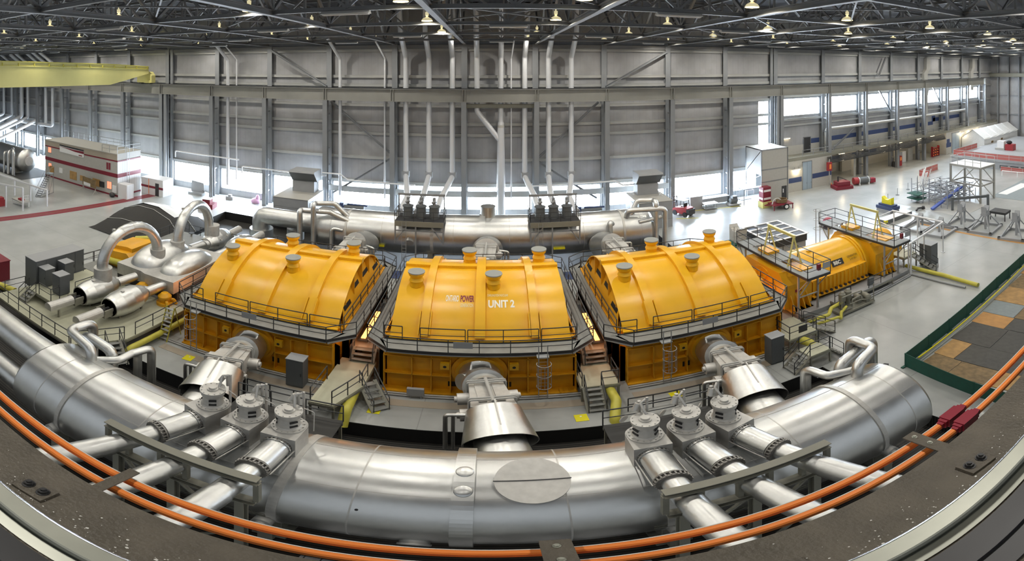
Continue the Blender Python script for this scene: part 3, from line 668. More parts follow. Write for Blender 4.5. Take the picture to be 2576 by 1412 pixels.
# ------------------------------------------------------------------ moisture separators
MY, MZ, MR = 12.65, 2.45, 2.15
def reheater(yc, label, x0, x1, flip):
    f = -1 if flip else 1                    # +1: working side (round cover, saddles) faces the viewer
    t = thing('reheater_vessel', label, 'vessel', (0, yc, MZ), 0, 'reheater vessels')
    m = MB(); m.lathe((x0, 0, 0), (1,0,0), [(0, MR-.12), (.12, MR), (x1-x0-.12, MR), (x1-x0, MR-.12)], 72, False)
    m.dome((x0, 0, 0), (-1,0,0), MR-.12, .5, 72); m.dome((x1, 0, 0), (1,0,0), MR-.12, .5, 72); v = m.build('shell', alu, t)
    for x, w_, h in ((x0+3.4, .22, .05), (-5.4, .30, .04), (4.45, .30, .04), (x1-2.95, .22, .05)):
        m = MB(); m.lathe((x-w_/2, 0, 0), (1,0,0), [(0, MR-.01), (0, MR+h), (w_, MR+h), (w_, MR-.01)], 72, False, smooth=False); m.build('strap', alud, t)
    for x in (x0+7.0, 9.0, x0+1.8, x1-1.2, 1.9, -3.4):
        m = MB(); m.lathe((x, 0, 0), (1,0,0), [(0, MR), (0, MR+.006), (.05, MR+.006), (.05, MR)], 72, False, smooth=False); m.build('seam', alud, v)
    m = MB()
    for a in (-14, 38):
        q = radians(a)*f; n = Vector((0, -sin(q), cos(q)))
        for a0, a1 in ((x0+.4, -5.5), (-5.2, -.95), (-.35, 4.3), (4.6, x1-.4)): m.bar(n*(MR+.002)+Vector((a0, 0, 0)), n*(MR+.002)+Vector((a1, 0, 0)), .03, .012, n)
    m.build('long_seam', alud, v)
    m = MB(); m.lathe((-.92, 0, 0), (1,0,0), [(0, MR-.01), (0, MR+.15), (.55, MR+.15), (.55, MR-.01)], 72, False, smooth=False); m.build('raised_band', alu, t)
    m = MB()
    for a in (-62, 28):
        q = radians(a); c = Vector((-.65, -f*sin(q)*0, 0))
    for a in (8, 30): 
        q = radians(a)*-f; n = Vector((0, sin(q), cos(q))); m.dome(Vector((-.65, 0, 0))+n*(MR+.13), n, .26, .09, 20)
    m.build('band_bulge', alu, v)
    if not flip:
        n = Vector((0, -.34, .94)); c = Vector((1.12, 0, 0))+n*MR
        m = MB(); m.cyl(c-n*.1, c+n*.12, .85, n=40); m.cyl(c+n*.12, c+n*.26, 1.0, n=56); k = m.build('round_cover', alud, t)
        m = MB(); m.bar(c+n*.28+Vector((-1.02, 0, 0)), c+n*.28+Vector((1.02, 0, 0)), .03, .03); m.build('cover_bar', dark, k)
        n = Vector((0, -.88, -.45)); c = Vector((-1.75, 0, 0))+n*MR; m = MB(); m.cyl(c-n*.1, c+n*.12, .38, n=24); m.cyl(c+n*.12, c+n*.2, .42, n=28); m.build('nozzle_cap', alud, t)
        n = Vector((0, -.93, -.1)); c = Vector((-2.55, 0, 0))+n*(MR-.02); m = MB(); m.bar(c+Vector((-.22,0,0)), c+Vector((.22,0,0)), .1, .08, n); m.build('tag_plate', red, t)
        m = MB(); n = Vector((0, -.8, .45)).normalized(); c = Vector((-3.2, 0, 0))+n*MR; m.cyl(c, c+n*.01, .05, n=10); m.build('plug_hole', black, t)
    else:
        for x in (-10.5, -1.2, 6.6): m = MB(); m.box(x-.55, -MR-.03, -.9, x+.55, -MR+.45, -.75); m.build('tag_plate', yelb, t)
        m = MB(); m.cyl((-.1, .2, MR-.2), (-.1, .2, MR+1.0), .75, n=32); m.build('top_nozzle', alu, t)
        m = MB(); m.cyl((-7.5, -MR+.6, .2), (-7.5, -MR-.12, -.2), .42, n=24); m.build('nozzle_cap', alud, t)
    for x in (x0+3.2, -5.6, 4.6, x1-2.8):
        m = MB(); m.box(x-.25, -1.6, -MZ, x+.25, 1.6, -1.3); m.box(x-.5, -1.9, -MZ, x+.5, 1.9, -MZ+.12)
        m.box(x-.22, -f*1.55, -MZ, x+.22, -f*2.1, -.75); s = m.build('saddle', steelg, t)
        m = MB(); m.cyl((x, -f*2.0, -.75), (x, -f*2.34, -.75), .30, n=20); m.cyl((x, -f*2.34, -.75), (x, -f*2.46, -.75), .16, n=16); m.build('roller_boss', alud, s)
    for (dy, dz, r) in ((.55, .45, .85), (-1.05, -.75, .62)):
        m = MB(); ex = x0-5.6 if flip else x0-14
        if flip and dy > 0: m.tube(fillet([(x0+.2, f*dy, dz), (-24.0, f*dy, dz), (-24.0, f*dy, -MZ)], .75, 5), 1.0, 28)
        elif flip: m.tube(fillet([(x0+.2, f*dy, dz), (-20.6, f*dy, dz), (-20.6, f*dy, -MZ)], 1.0, 8), .72, 24)
        else: m.tube([(x0+.2, f*dy, dz), (x0-18, f*dy, dz)], r, 28)
        e = m.build('end_pipe', alu2, t)
        if flip: m = MB(); X = -24.0 if dy > 0 else -20.6; m.cyl((X, f*dy, -MZ), (X, f*dy, -MZ+1.3), 1.32 if dy > 0 else .95, n=28); m.build('pipe_collar', alu2, e)
    return t
reheater(MY, 'huge silver clad reheater vessel lying in front of the yellow turbines', -17.8, 15.25, False)
reheater(45.0, 'huge silver clad reheater vessel lying behind the yellow turbines', -17.3, 16.0, True)
# ------------------------------------------------------------------ inlet pipes between vessels and turbines
def inlet(xc, side, ang, label):
    """side -1: towards the viewer; +1: behind"""
    t = thing('inlet_duct', label, 'duct', (xc, YA+side*6.25, 0), (0 if side < 0 else pi)+radians(ang), 'inlet ducts')
    z0 = 1.75; m = MB()                       # local -y points at the vessel
    m.tube(fillet([(0, .5, z0), (0, -.9, z0), (0, -2.0, 2.35)], .8, 6), 1.02, 32); b = m.build('elbow', alu2, t)
    m = MB(); s = -1 if ang > -5 else 1; m.lathe((s*.15, -.75, z0+.1), (s*.85, -.45, .28), [(0, .72), (.9, .52), (1.0, .50)], 24); m.build('elbow_stub', alu2, b)
    m = MB(); m.cyl((0, -1.75, 2.2), (0, -2.5, 2.55), .86, .72, 28); m.build('sleeve', alu2, t)
    m = MB(); p, q = Vector((0, -2.3, 2.45)), Vector((0, -4.6, 2.85))
    m.loft([[(-.76, -2.3, 1.85), (.76, -2.3, 1.85), (.76, -2.3, 2.95), (-.76, -2.3, 2.95)], [(-.92, -4.8, 2.1), (.92, -4.8, 2.1), (.92, -4.8, 3.35), (-.92, -4.8, 3.35)]], True, False)
    m.bar((-.38, -2.5, 3.0), (-.38, -4.4, 3.33), .34, .05); m.bar((.38, -2.5, 3.0), (.38, -4.4, 3.33), .34, .05); bx = m.build('valve_box', alud, t)
    m = MB(); m.tube([(0, -2.2, 3.15), (0, -4.75, 3.6)], .09, 10)
    for y, z, w_ in ((-2.45, 3.2, .86), (-4.35, 3.55, .95)):
        for d in (0, .16): m.tube(fillet([(-w_, y-d, z-.75), (-w_, y-d, z), (w_, y-d, z), (w_, y-d, z-.75)], .12, 4), .05, 8)
    m.build('tie_frame', steell, bx)
    for s in (-1, 1):
        for y, z in ((-3.0, 2.35), (-4.5, 2.5)):
            if s > 0 and y < -4: r, l = .26, .35
            else: r, l = .34, .62
            m = MB(); m.lathe((s*.7, y, z), (s, 0, 0), [(0, r*.8), (.08, r*.8), (.08, r), (l, r), (l, r*.55), (l+.12, r*.5)], 20); m.build('actuator', alud, bx)
    m = MB(); m.tube(fillet([(-1.9, -4.7, 0.1), (-1.9, -4.7, 2.75), (-.6, -4.9, 2.85)], .2, 4), .10, 10); m.tube([(-1.6, -4.75, .1), (-1.6, -4.75, 2.75)], .08, 10); m.build('drain_pipe', alu2, bx)
    m = MB(); A, B = Vector((0, -4.75, 2.85)), Vector((0, -6.45, 2.12)); d = B-A
    m.loft([m.ring(A, d, 1.12, 40), m.ring(B, d, 1.42, 40)], False); m.cyl(A-d*.02, A, 1.12, n=40); m.loft([m.ring(A+d*.02, d, 1.08, 40), m.ring(B, d, 1.38, 40)], False); m.loft([m.ring(B, d, 1.42, 40), m.ring(B, d, 1.38, 40)], False)
    c = m.build('cone', alu2, t)
    m = MB(); m.bar(A+Vector((0, -.25, 1.12)), B+Vector((0, 0, 1.44)), .06, .04); m.bar(B+Vector((-1.35, .05, -.5)), B+Vector((-1.35, .05, .1)), .05, .05); m.build('cone_seam', alud, c)
    m = MB(); m.lathe(B+Vector((0, .9, .2)), (0, -1, -.22), [(0, .95), (1.1, .98), (1.5, 1.02), (2.1, 1.05)], 36); m.build('neck', alu2, t)
    m = MB(); m.bar((-.7, -3.4, 0), (-.7, -3.4, 2.1), .14, .14); m.bar((.7, -3.4, 0), (.7, -3.4, 2.1), .14, .14); m.bar((-1.0, -5.6, -1.1), (-1.0, -5.6, 2.2), .18, .18); m.build('support_legs', dark, t)
    return t
for x, s, a, lab in ((LPX[0], -1, 12.5, 'left of the near three, below the left hood'), (LPX[1], -1, 8.0, 'middle of the near three, below the lettered hood'), (LPX[2], -1, -9.5, 'right of the near three, below the right hood'),
        (LPX[0], 1, -12, 'left of the far three, behind the left hood'), (LPX[1], 1, -3, 'middle of the far three, behind the lettered hood'), (LPX[2], 1, 12, 'right of the far three, behind the right hood')):
    inlet(x, s, a, 'silver steam duct with a flared cone, ' + lab)
# ------------------------------------------------------------------ relief valves and exhaust pipes on the near vessel
def relief_valve(x, ang, label, far=False, y=12.85, L=12.2):
    t = thing('relief_valve', label, 'valve', (x, y, 4.45), radians(ang), 'relief valves')
    poly = [(-.58, -.72), (.58, -.72), (.58, .15)] + [(.58*cos(a), .15+.5*sin(a)) for a in [i*pi/12 for i in range(1, 12)]] + [(-.58, .15)]
    m = MB(); m.prism(poly, 'z', 0, 1.15); b = m.build('body', alud, t)
    m = MB(); m.lathe((0, .05, 1.15), (0,0,1), [(0, .56), (.07, .56), (.07, .42), (.12, .38), (.5, .34), (.62, .36)], 32)
    for k in range(16): m.cyl((.49*cos(k*pi/8), .05+.49*sin(k*pi/8), 1.22), (.49*cos(k*pi/8), .05+.49*sin(k*pi/8), 1.27), .028, n=6)
    m.build('neck', alud, t)
    m = MB(); m.lathe((0, .05, 1.77), (0,0,1), [(0, .37), (.02, .41), (.17, .43), (.17, .45), (.26, .45), (.26, .20), (.31, .20), (.31, .14), (.40, .14)], 32)
    for k in range(12): m.cyl((.39*cos(k*pi/6), .05+.39*sin(k*pi/6), 2.03), (.39*cos(k*pi/6), .05+.39*sin(k*pi/6), 2.06), .024, n=6)
    m.build('bonnet', alud, t)
    m = MB()
    for z in (1.40, 1.62):
        for a in (200, 320): m.cbox((.365*cos(radians(a)), .05+.365*sin(radians(a)), z), (.04, .26, .09), radians(a))
    m.build('slots', black, t)
    m = MB(); zc = .62; d = Vector((0, -1, 0))
    m.lathe((0, -.70, zc), d, [(0, .50), (.05, .50), (.05, .44), (.14, .44), (.14, .50), (.18, .50)], 32)
    m.lathe((0, -.86, zc), d, [(0, .46), (1.15, .46)], 32); s = m.build('expansion_sleeve', alu2, t)
    m = MB(); m.lathe((0, -2.02, zc), d, [(0, .44), (.06, .44), (.06, .53), (.10, .53), (.10, .44), (.2, .42), (.2, .50), (.25, .50), (.25, .40)], 32)
    for k in range(22): a = k*pi/11; m.cbox((.50*cos(a), -2.16, zc+.50*sin(a)), (.05, .18, .05))
    for k in range(20): a = k*pi/10; m.cbox((.47*cos(a), -.82, zc+.47*sin(a)), (.05, .12, .05))
    m.build('clamp_ring', clampm, s)
    m = MB()
    for q in (-1, 1): m.bar((q*.55, -.72, zc-.1), (q*.55, -2.2, zc-.1), .03, .05)
    m.build('tie_bar', alud, s)
    m = MB(); m.lathe((0, -2.2, zc), d, [(0, .37), (1.1, .40), (1.6, .40), (1.6, .44), (L, .46)], 32); m.build('exhaust_pipe', alu2, t)
    m = MB(); m.bar((.25, .62, .9), (.25, .62, 2.7), .07, .07); m.tube([(.1, .25, 2.1), (.0, .5, 2.55), (.2, .62, 2.62)], .05, 8); m.cyl((-.18, .55, 2.15), (-.05, .62, 2.45), .10, n=10); m.cyl((.02, .7, 1.9), (.02, .7, 2.5), .06, n=10)
    m.lathe((-.45, .72, 1.55), (-.5, .8, .2), [(0, .17), (.03, .2), (.06, .17)], 14); m.tube(fillet([(.3, .5, 1.9), (.62, .6, 1.7), (.62, .55, .6)], .2, 4), .02, 6); m.build('trip_gear', alud, t)
    return t
for k, (x, a) in enumerate(((-8.85, -17), (-7.4, -8.5), (-6.0, -1.2))): relief_valve(x, a, 'silver relief valve and exhaust pipe on the near vessel, %s of the left three' % ('leftmost', 'middle', 'rightmost')[k])
for k, (x, a) in enumerate(((4.55, -1), (5.9, 6), (7.25, 15))): relief_valve(x, a, 'silver relief valve and exhaust pipe on the near vessel, %s of the right three' % ('leftmost', 'middle', 'rightmost')[k])
def pipe_rack(x0, x1, y, label):
    t = thing('pipe_rack', label, 'support frame', ((x0+x1)/2, y, -1.1), 0, 'exhaust pipe racks'); w_ = (x1-x0)/2
    m = MB(); m.ibeam((-w_, 0, 6.75), (w_, 0, 6.75), .30, .26, .04); m.build('top_beam', steelg, t)
    m = MB(); m.ibeam((-w_+.1, 0, 5.35), (w_-.1, 0, 5.35), .26, .26, .04); m.ibeam((-w_+.1, .9, 3.2), (w_-.1, .9, 3.2), .2, .2, .03); m.build('cross_beam', steelg, t)
    for x in (-w_+.5, 0, w_-.5):
        m = MB(); m.ibeam((x, 0, 0), (x, 0, 5.22), .26, .26, .04, (0,1,0)); m.build('leg', steelg, t)
        for d in (-.45, .45):
            m = MB(); m.bar((x+d, 0, 5.48), (x+d, 0, 6.62), .16, .16); m.build('hanger', steelg, t)
    m = MB()
    for a, b in ((-w_+.5, 0), (0, w_-.5)): m.bar((a, .1, 3.0), (b, .1, 5.2), .1, .1); m.bar((a, .05, 5.2), (b, .05, 3.0), .1, .1); m.bar((a, .1, .3), (b, .1, 2.8), .1, .1)
    m.build('bracing', steelg, t)
pipe_rack(-10.6, -5.3, 9.7, 'beige steel rack carrying the three left exhaust pipes'); pipe_rack(3.85, 8.8, 9.7, 'beige steel rack carrying the three right exhaust pipes')
# crossing small pipes at the vessel ends
def pipes(name, label, cat, paths, mt, n=14, group=None):
    m0 = paths[0]; base = Vector(m0[0][0]); base.z = min(Vector(p).z for pts, r in paths for p in pts)
    t = thing(name, label, cat, base, 0, group)
    for pts, r in paths:
        m = MB(); m.tube(fillet([Vector(p)-base for p in pts], r*1.9, 6), r, n); m.build('pipe', mt, t)
    return t
pipes('vent_piping', 'bent silver piping on top of the near vessel, left end', 'piping', [([(-15.7,13.4,4.1),(-15.7,13.4,5.1),(-17.9,13.85,5.1),(-17.8,15.3,5.1),(-17.8,15.3,-1.1)], .26), ([(-15.5,14.5,3.5),(-15.5,14.5,4.55),(-17.7,14.7,4.55),(-17.7,14.7,3.6)], .28),
    ([(-15.75,13.7,4.2),(-15.0,14.4,4.25),(-15.05,15.7,4.25),(-15.05,15.7,-1.1)], .22), ([(-15.05,15.2,4.25),(-14.75,16.35,4.25),(-14.75,16.35,-1.1)], .22)], alu2, group='vessel end piping')
pipes('vent_piping', 'bent silver piping on top of the near vessel, right end', 'piping', [([(13.7,13.3,4.1),(13.7,13.3,5.15),(15.4,13.9,5.15),(15.3,15.3,5.15),(15.3,15.3,-1.1)], .26), ([(13.75,14.4,3.5),(13.75,14.4,4.6),(16.6,15.1,4.6),(16.6,15.1,-1.1)], .28),
    ([(14.2,13.9,4.3),(12.95,14.3,4.3),(12.7,15.4,4.3),(12.7,15.4,-1.1)], .22), ([(13.1,15.0,3.9),(12.9,15.8,3.9),(12.9,15.8,-1.1)], .18)], alu2, group='vessel end piping')
pipes('vent_piping', 'bent silver piping standing at the far vessel, right end', 'piping', [([(13.5,43.9,3.9),(13.5,43.5,5.0),(15.5,43.2,5.0),(17.3,43.0,5.0),(17.3,43.0,-1.1)], .28), ([(14.0,44.2,4.2),(14.8,44.4,5.7),(16.4,44.0,5.7),(16.4,43.2,5.7),(16.4,43.2,-1.1)], .28), ([(11.9,43.4,3.7),(11.5,42.7,4.2),(11.5,42.7,-1.1)], .26), ([(14.6,43.2,3.7),(17.0,43.3,4.0)], .2)], alu2, group='vessel end piping')
pipes('vent_piping', 'bent silver piping standing at the far vessel, left end', 'piping', [([(-14.0,44.0,4.2),(-15.3,43.8,5.5),(-17.1,43.2,5.5),(-17.1,42.6,5.5),(-17.1,42.6,-1.1)], .28), ([(-13.8,43.6,3.8),(-15.6,43.2,4.7),(-18.5,42.9,4.7),(-18.5,42.4,4.7),(-18.5,42.4,-1.1)], .28), ([(-14.2,43.0,2.9),(-15.2,42.6,3.2),(-15.2,42.6,-1.1)], .22)], alu2, group='vessel end piping')
# ------------------------------------------------------------------ decks, stairs, cabinets
def deck(label, poly, z, rails=(), cat='platform', thick=.12, mt=None, name='platform', legs=True, rm=None):
    x0 = sum(p[0] for p in poly)/len(poly); y0 = sum(p[1] for p in poly)/len(poly)
    t = thing(name, label, cat, (x0, y0, 0)); L = [(a-x0, b-y0) for a, b in poly]
    m = MB(); m.prism(L, 'z', z-thick, z); m.build('deck', mt or deckg, t)
    m = MB()
    for a, b in zip(L, L[1:]+L[:1]): m.bar((*a, z-thick-.06), (*b, z-thick-.06), .06, .16)
    if legs:
        for a in L: m.bar((a[0]*.96, a[1]*.96, 0), (a[0]*.96, a[1]*.96, z-thick), .1, .1)
    m.build('frame', steelg, t)
    for r in rails:
        m = MB(); railing([(a-x0, b-y0, z) for a, b in r], 1.05, 1.5, .022, True, 0, m); m.build('handrail', rm or rail_d, t)
    return t
def stair(label, p, q, w_, n, rails=(1, 1), mt=None, loc=None):
    """P top edge centre, Q foot centre"""
    p, q = Vector(p), Vector(q); t = thing('stair', label, 'stair', (q.x, q.y, q.z)); d = (p-q); h = Vector((d.x, d.y, 0)); s = Vector((-h.y, h.x, 0)).normalized()
    for e in (-1, 1):
        m = MB(); m.bar(s*(e*w_/2), d+s*(e*w_/2), .04, .2, s); m.build('stringer', steelg, t)
        if rails[(e+1)//2]:
            m = MB(); a, b = s*(e*w_/2), d+s*(e*w_/2); up = Vector((0, 0, 1.0))
            m.bar(a, a+up, .04, .04); m.bar(b, b+up, .04, .04); m.bar(a+up, b+up, .045, .045); m.bar(a+up*.5, b+up*.5, .03, .03); m.build('handrail', rail_d, t)
    for k in range(n):
        c = d*((k+.5)/n); m = MB(); m.cbox((c.x, c.y, c.z), (max(.26, h.length/n), w_-.06, .04), atan2(h.y, h.x)); m.build('tread', mt or deckm, t)
    return t
def cabinet(label, x0, y0, x1, y1, z0, h, mt=None, doors=1, cat='cabinet', name='cabinet', face='-y'):
    t = thing(name, label, cat, ((x0+x1)/2, (y0+y1)/2, z0)); a, b = (x1-x0)/2, (y1-y0)/2; mt = mt or cabg
    m = MB(); m.box(-a, -b, .08, a, b, h-.05); m.box(-a+.05, -b+.05, 0, a-.05, b-.05, .08); m.build('body', mt, t)
    m = MB(); m.box(-a-.03, -b-.03, h-.05, a+.03, b+.03, h); m.build('top', cabl if mt is cabg else mt, t)
    for k in range(doors):
        m = MB()
        if face == '-y':
            u = -a+2*a*k/doors; v = -a+2*a*(k+1)/doors; m.box(u+.03, -b-.02, .14, v-.03, -b, h-.12); d = m.build('door', mt, t)
            m = MB(); m.box(v-.12, -b-.05, h*.45, v-.09, -b-.02, h*.55)
        else:
            u = -b+2*b*k/doors; v = -b+2*b*(k+1)/doors; m.box(a, u+.03, .14, a+.02, v-.03, h-.12); d = m.build('door', mt, t)
            m = MB(); m.box(a+.02, v-.12, h*.45, a+.05, v-.09, h*.55)
        m.build('handle', dark, d)
    return t
# --- steam end on the left
deck('big green-grey raised deck around the silver steam chests', [(-30.2, 16.4), (-21.2, 16.4), (-19.5, 19.4), (-19.5, 25.2), (-30.2, 25.2)], 1.2,
     [[(-29.8, 16.45), (-21.3, 16.45)], [(-21.2, 16.5), (-19.6, 19.3)], [(-19.55, 20.2), (-19.55, 25.0)], [(-30.15, 17.2), (-30.15, 19.0)]])
deck('small upper deck carrying three grey cabinets, left of the steam chests', [(-29.0, 18.4), (-25.9, 18.4), (-25.9, 23.8), (-29.0, 23.8)], 1.9, [[(-27.4, 18.45), (-25.95, 18.45), (-25.95, 19.2)], [(-25.95, 20.6), (-25.95, 23.7)]])
stair('four-step stair down from the upper deck beside the grey cabinets', (-28.2, 18.4, 1.9), (-28.2, 17.5, 1.2), .9, 3)
stair('stair down from the green-grey deck to the floor at its right corner', (-19.9, 18.6, 1.2), (-18.6, 18.0, 0), .9, 5)
cabinet('grey cabinet with a light top nearest the steam chests', -27.1, 19.4, -26.2, 20.3, 1.9, 1.78)
cabinet('grey cabinet behind the nearest one, left of the deck', -29.0, 19.5, -28.1, 20.35, 1.9, 1.6)
cabinet('grey cabinet third in the group, farthest from the viewer', -28.85, 21.2, -27.95, 22.05, 1.9, 1.78)
cabinet('long dark grey switch cabinet standing behind the three small cabinets', -30.6, 19.3, -29.1, 24.0, 1.2, 2.75, cabg, 5, face='x')
deck('long grey deck under the silver steam turbine casing', [(-31.2, 25.25), (-19.45, 25.25), (-19.45, 39.0), (-31.2, 39.0)], 1.2, [[(-31.15, 25.4), (-31.15, 38.9), (-19.5, 38.9), (-19.5, 35.6)]], mt=deckm)
hp = thing('steam_turbine', 'silver clad high pressure turbine casing with two humps', 'turbine', (-23.8, YA, 1.2))
m = MB(); m.prism([(-3.0, -3.4), (-.4, -3.4), (.2, -3.6), (2.9, -3.5), (2.9, 3.5), (.2, 3.6), (-.4, 3.4), (-3.0, 3.4)], 'z', .7, 1.75); m.build('flange_cover', alud, hp)
def blob(m, c, r, n=36, k=18, p=2.0):
    rs = []
    for i in range(k+1):
        a = -pi/2+pi*i/k; z = r[2]*sin(a); f = max(1e-3, abs(cos(a))**(2/p))
        rs.append([(c[0]+r[0]*f*math.copysign(abs(cos(2*pi*j/n))**(2/p), cos(2*pi*j/n)), c[1]+r[1]*f*math.copysign(abs(sin(2*pi*j/n))**(2/p), sin(2*pi*j/n)), c[2]+z) for j in range(n)])
    m.loft(rs, False)
for c, r in (((-1.25, 0, 1.3), (1.75, 3.1, 1.75)), ((1.45, 0, 1.2), (1.45, 2.9, 1.55))):
    m = MB(); blob(m, c, r, p=2.4); m.build('hump', alu2, hp)
for p, q in (((-1.9, -2.0, 2.2), (0, -.7, .6)), ((.9, -1.6, 2.2), (0, -.7, .7)), ((-2.5, -.6, 2.1), (-.5, -.2, .7))):
    n = Vector(q).normalized(); m = MB(); m.cyl(Vector(p)-n*.3, Vector(p)+n*.22, .13, n=16); m.build('access_cap', alud, hp)
for s in (-1, 1):
    m = MB(); m.cyl((-.55, s*1.25, 1.8), (-.55, s*1.25, 3.1), .62, n=28); m.build('pipe_collar', alud, hp)
m = MB(); m.box(-3.2, -3.2, .0, 3.0, 3.2, .7); m.build('lower_casing', dark, hp)
for s, lab in ((-1, 'near arched steam pipe rising from the left steam chest to the silver casing'), (1, 'far arched steam pipe behind the silver turbine casing')):
    x0, y0, x1, y1 = -24.9, YA+s*6.7, -24.35, YA+s*1.3; t = thing('steam_pipe', lab, 'pipe', (x0, y0, 3.0), 0, 'arched steam pipes')
    R = abs(y1-y0)/2; cyy = (y1-y0)/2; path = [(0, 0, -.6), (0, 0, .9)] + [((x1-x0)*(.5-.5*cos(a)), cyy-cyy*cos(a)*1.0, 1.2+R*sin(a)) for a in [i*pi/18 for i in range(19)]] + [(x1-x0, y1-y0, .9)]
    m = MB(); m.tube(path, .43, 24); b = m.build('jacket', alu2, t)
    for i in range(2, len(path)-1):
        if i % 2: m = MB(); d = Vector(path[i+1])-Vector(path[i-1]); c = Vector(path[i]); d.normalize(); m.lathe(c-d*.02, d, [(0, .43), (0, .437), (.04, .437), (.04, .43)], 24, False, smooth=False); m.build('jacket_seam', alud, b)
    for k in (8, 14):
        c = Vector(path[k]); m = MB(); n = Vector((-.7, 0, .7)); m.cbox(c+n*.5, (.2, .22, .2)); m.build('lug', alud, t)
def steam_chest(x, y, label, collar, s=1):
    t = thing('steam_chest', label, 'valve', (x, y, 1.2), 0 if s > 0 else pi, 'silver steam chests')
    m = MB(); m.lathe((0, -1.55, 1.05), (0,1,.03), [(0, .55), (0, .78), (.25, .86), (.8, .98), (1.6, 1.02), (2.4, .95), (3.0, .74), (3.25, .60), (3.25, .50), (3.6, .44)], 36); b = m.build('body', alu2, t)
    m = MB(); m.lathe((0, -1.57, 1.05), (0,1,0), [(0, .1), (0, .70)], 28, True); m.build('front_ring', dark, b)
    m = MB(); m.lathe((.15, 1.9, 1.15), (.15, 1, .05), [(0, .42), (1.7, .36)], 24); m.build('outlet_pipe', alu2, b)
    for q in ((-.8, -.6, 1.5), (-.85, .5, 1.45), (.1, -.4, 2.02)): n = Vector((q[0], 0, q[2]-1.0)).normalized(); m = MB(); m.cyl(Vector(q)-n*.2, Vector(q)+n*.12, .14, n=14); m.build('access_cap', alud, b)
    if collar: m = MB(); m.cyl((0, .6, 1.7), (0, .6, 2.9), .68, n=32); m.build('pipe_collar', alud, t)
    m = MB(); m.loft([[(-.36, y_, .75), (-.36, y_, 1.0)]+[(.36*-cos(a), y_, 1.0+.33*sin(a)) for a in [i*pi/8 for i in range(1, 8)]]+[(.36, y_, 1.0), (.36, y_, .75)] for y_ in (-4.3, -2.3)], True, False); m.build('actuator_cover', alud, t)
    m = MB(); m.box(-.40, -2.3, .55, .40, -1.5, .95); m.box(-.46, -2.3, .95, -.36, -1.5, 1.2); m.box(.36, -2.3, .95, .46, -1.5, 1.2); m.build('yoke', steelg, t)
    m = MB(); m.cyl((0, -2.4, 1.05), (0, -1.5, 1.05), .12, n=12); m.bar((-.2, -2.0, 1.1), (.25, -1.8, 1.25), .1, .06); m.build('spindle', dark, t)
    for y_ in (-3.6, -.9, 1.2):
        m = MB(); m.bar((.3, y_, 0), (.3, y_, .6), .12, .12); m.build('leg', steelg, t)
steam_chest(-24.9, 21.75, 'silver steam chest on the left, under the near arched pipe', True); steam_chest(-22.2, 22.0, 'silver steam chest on the right, nearest the yellow hood', False)
steam_chest(-24.7, 36.6, 'silver steam chest behind the turbine casing, under the far arched pipe', True, -1); steam_chest(-21.9, 36.3, 'silver steam chest behind the turbine casing, right of the far arched pipe', False, -1)
t = thing('bearing_housing', 'yellow front bearing housing left of the silver turbine casing', 'bearing housing', (-29.0, YA, 1.2))
m = MB(); m.prism([(-1.9, 0), (1.9, 0), (1.9, 1.2), (1.3, 1.7), (-.6, 1.5), (-1.9, .9)], 'y', -1.5, 1.5); m.build('housing', orange_y, t)
m = MB(); m.prism([(-1.2, 1.3), (1.4, 1.6), (1.4, 2.0), (.8, 2.05), (-1.2, 1.75)], 'y', -.9, 1.9); m.build('cover', orange_y, t)
m = MB(); m.tube([(-1.2, -1.7, .5), (1.0, -1.7, .7)], .3, 14); m.tube([(-.9, 2.0, 1.6), (.6, 2.4, 1.9)], .3, 14); m.build('oil_pipe', yelp, t)
for k, (x, y, lab) in enumerate(((-23.6, 25.1, 'left'), (-21.2, 24.9, 'right'))):
    t = thing('control_valve', 'yellow control valve cluster under the silver casing, %s one' % lab, 'valve', (x, y, 1.2), 0, 'yellow control valves')
    m = MB(); m.lathe((0, 0, 0), (0,0,1), [(0, .6), (.25, .6), (.25, .38), (.6, .42), (.6, .5), (.75, .5), (1.0, .25)], 20); m.build('body', orange_y, t)
    m = MB()
    for q in ((-.5, .2), (.45, -.3), (.5, .4)): m.tube(fillet([(0, 0, .35), (q[0], q[1], .4), (q[0]*1.3, q[1]*1.2, 0)], .2, 4), .13, 10)
    m.build('branch_pipes', orange_y, t)
t = thing('step_ladder', 'yellow-railed step ladder leaning between the deck and the left hood', 'ladder', (-18.95, 22.6, 0))
for s in (-.33, .33):
    m = MB(); m.bar((s, -.55, 0), (s, .25, 2.6), .05, .09); m.build('side_rail', yelp, t); m = MB(); m.bar((s, .9, 0), (s, .3, 2.6), .04, .05); m.build('rear_leg', yelp, t)
for k in range(8): f = (k+.7)/8.2; m = MB(); m.box(-.32, -.55+.8*f-.09, 2.6*f-.02, .32, -.55+.8*f+.09, 2.6*f+.02); m.build('tread', rail_l, t)
cabinet('blue box standing behind the left arched pipe', -32.6, 30.2, -31.2, 31.2, 0, 1.5, blue)
t = thing('red_container', 'dark red steel box cut off by the left edge', 'box', (-35.0, 19.4, 0)); m = MB(); m.box(-2.2, -.5, 0, .95, .5, 2.0); m.build('body', red, t); m = MB(); m.box(-2.25, -.55, 2.0, 1.0, .55, 2.08); m.build('lid', red, t); m = MB(); m.box(-.1, -.56, 1.3, .5, -.5, 1.6); m.build('label_plate', red, t)
# open post fence behind the steam end
t = thing('post_fence', 'pale post and rail fence behind the grey cabinets', 'fence', (-33, 25, 0)); m = MB(); railing([(0, 0, 0), (.9, 6, 0), (7, 9.2, 0)], 1.5, 4.0, .035, True, 0, m); m.build('rails', rail_l, t)
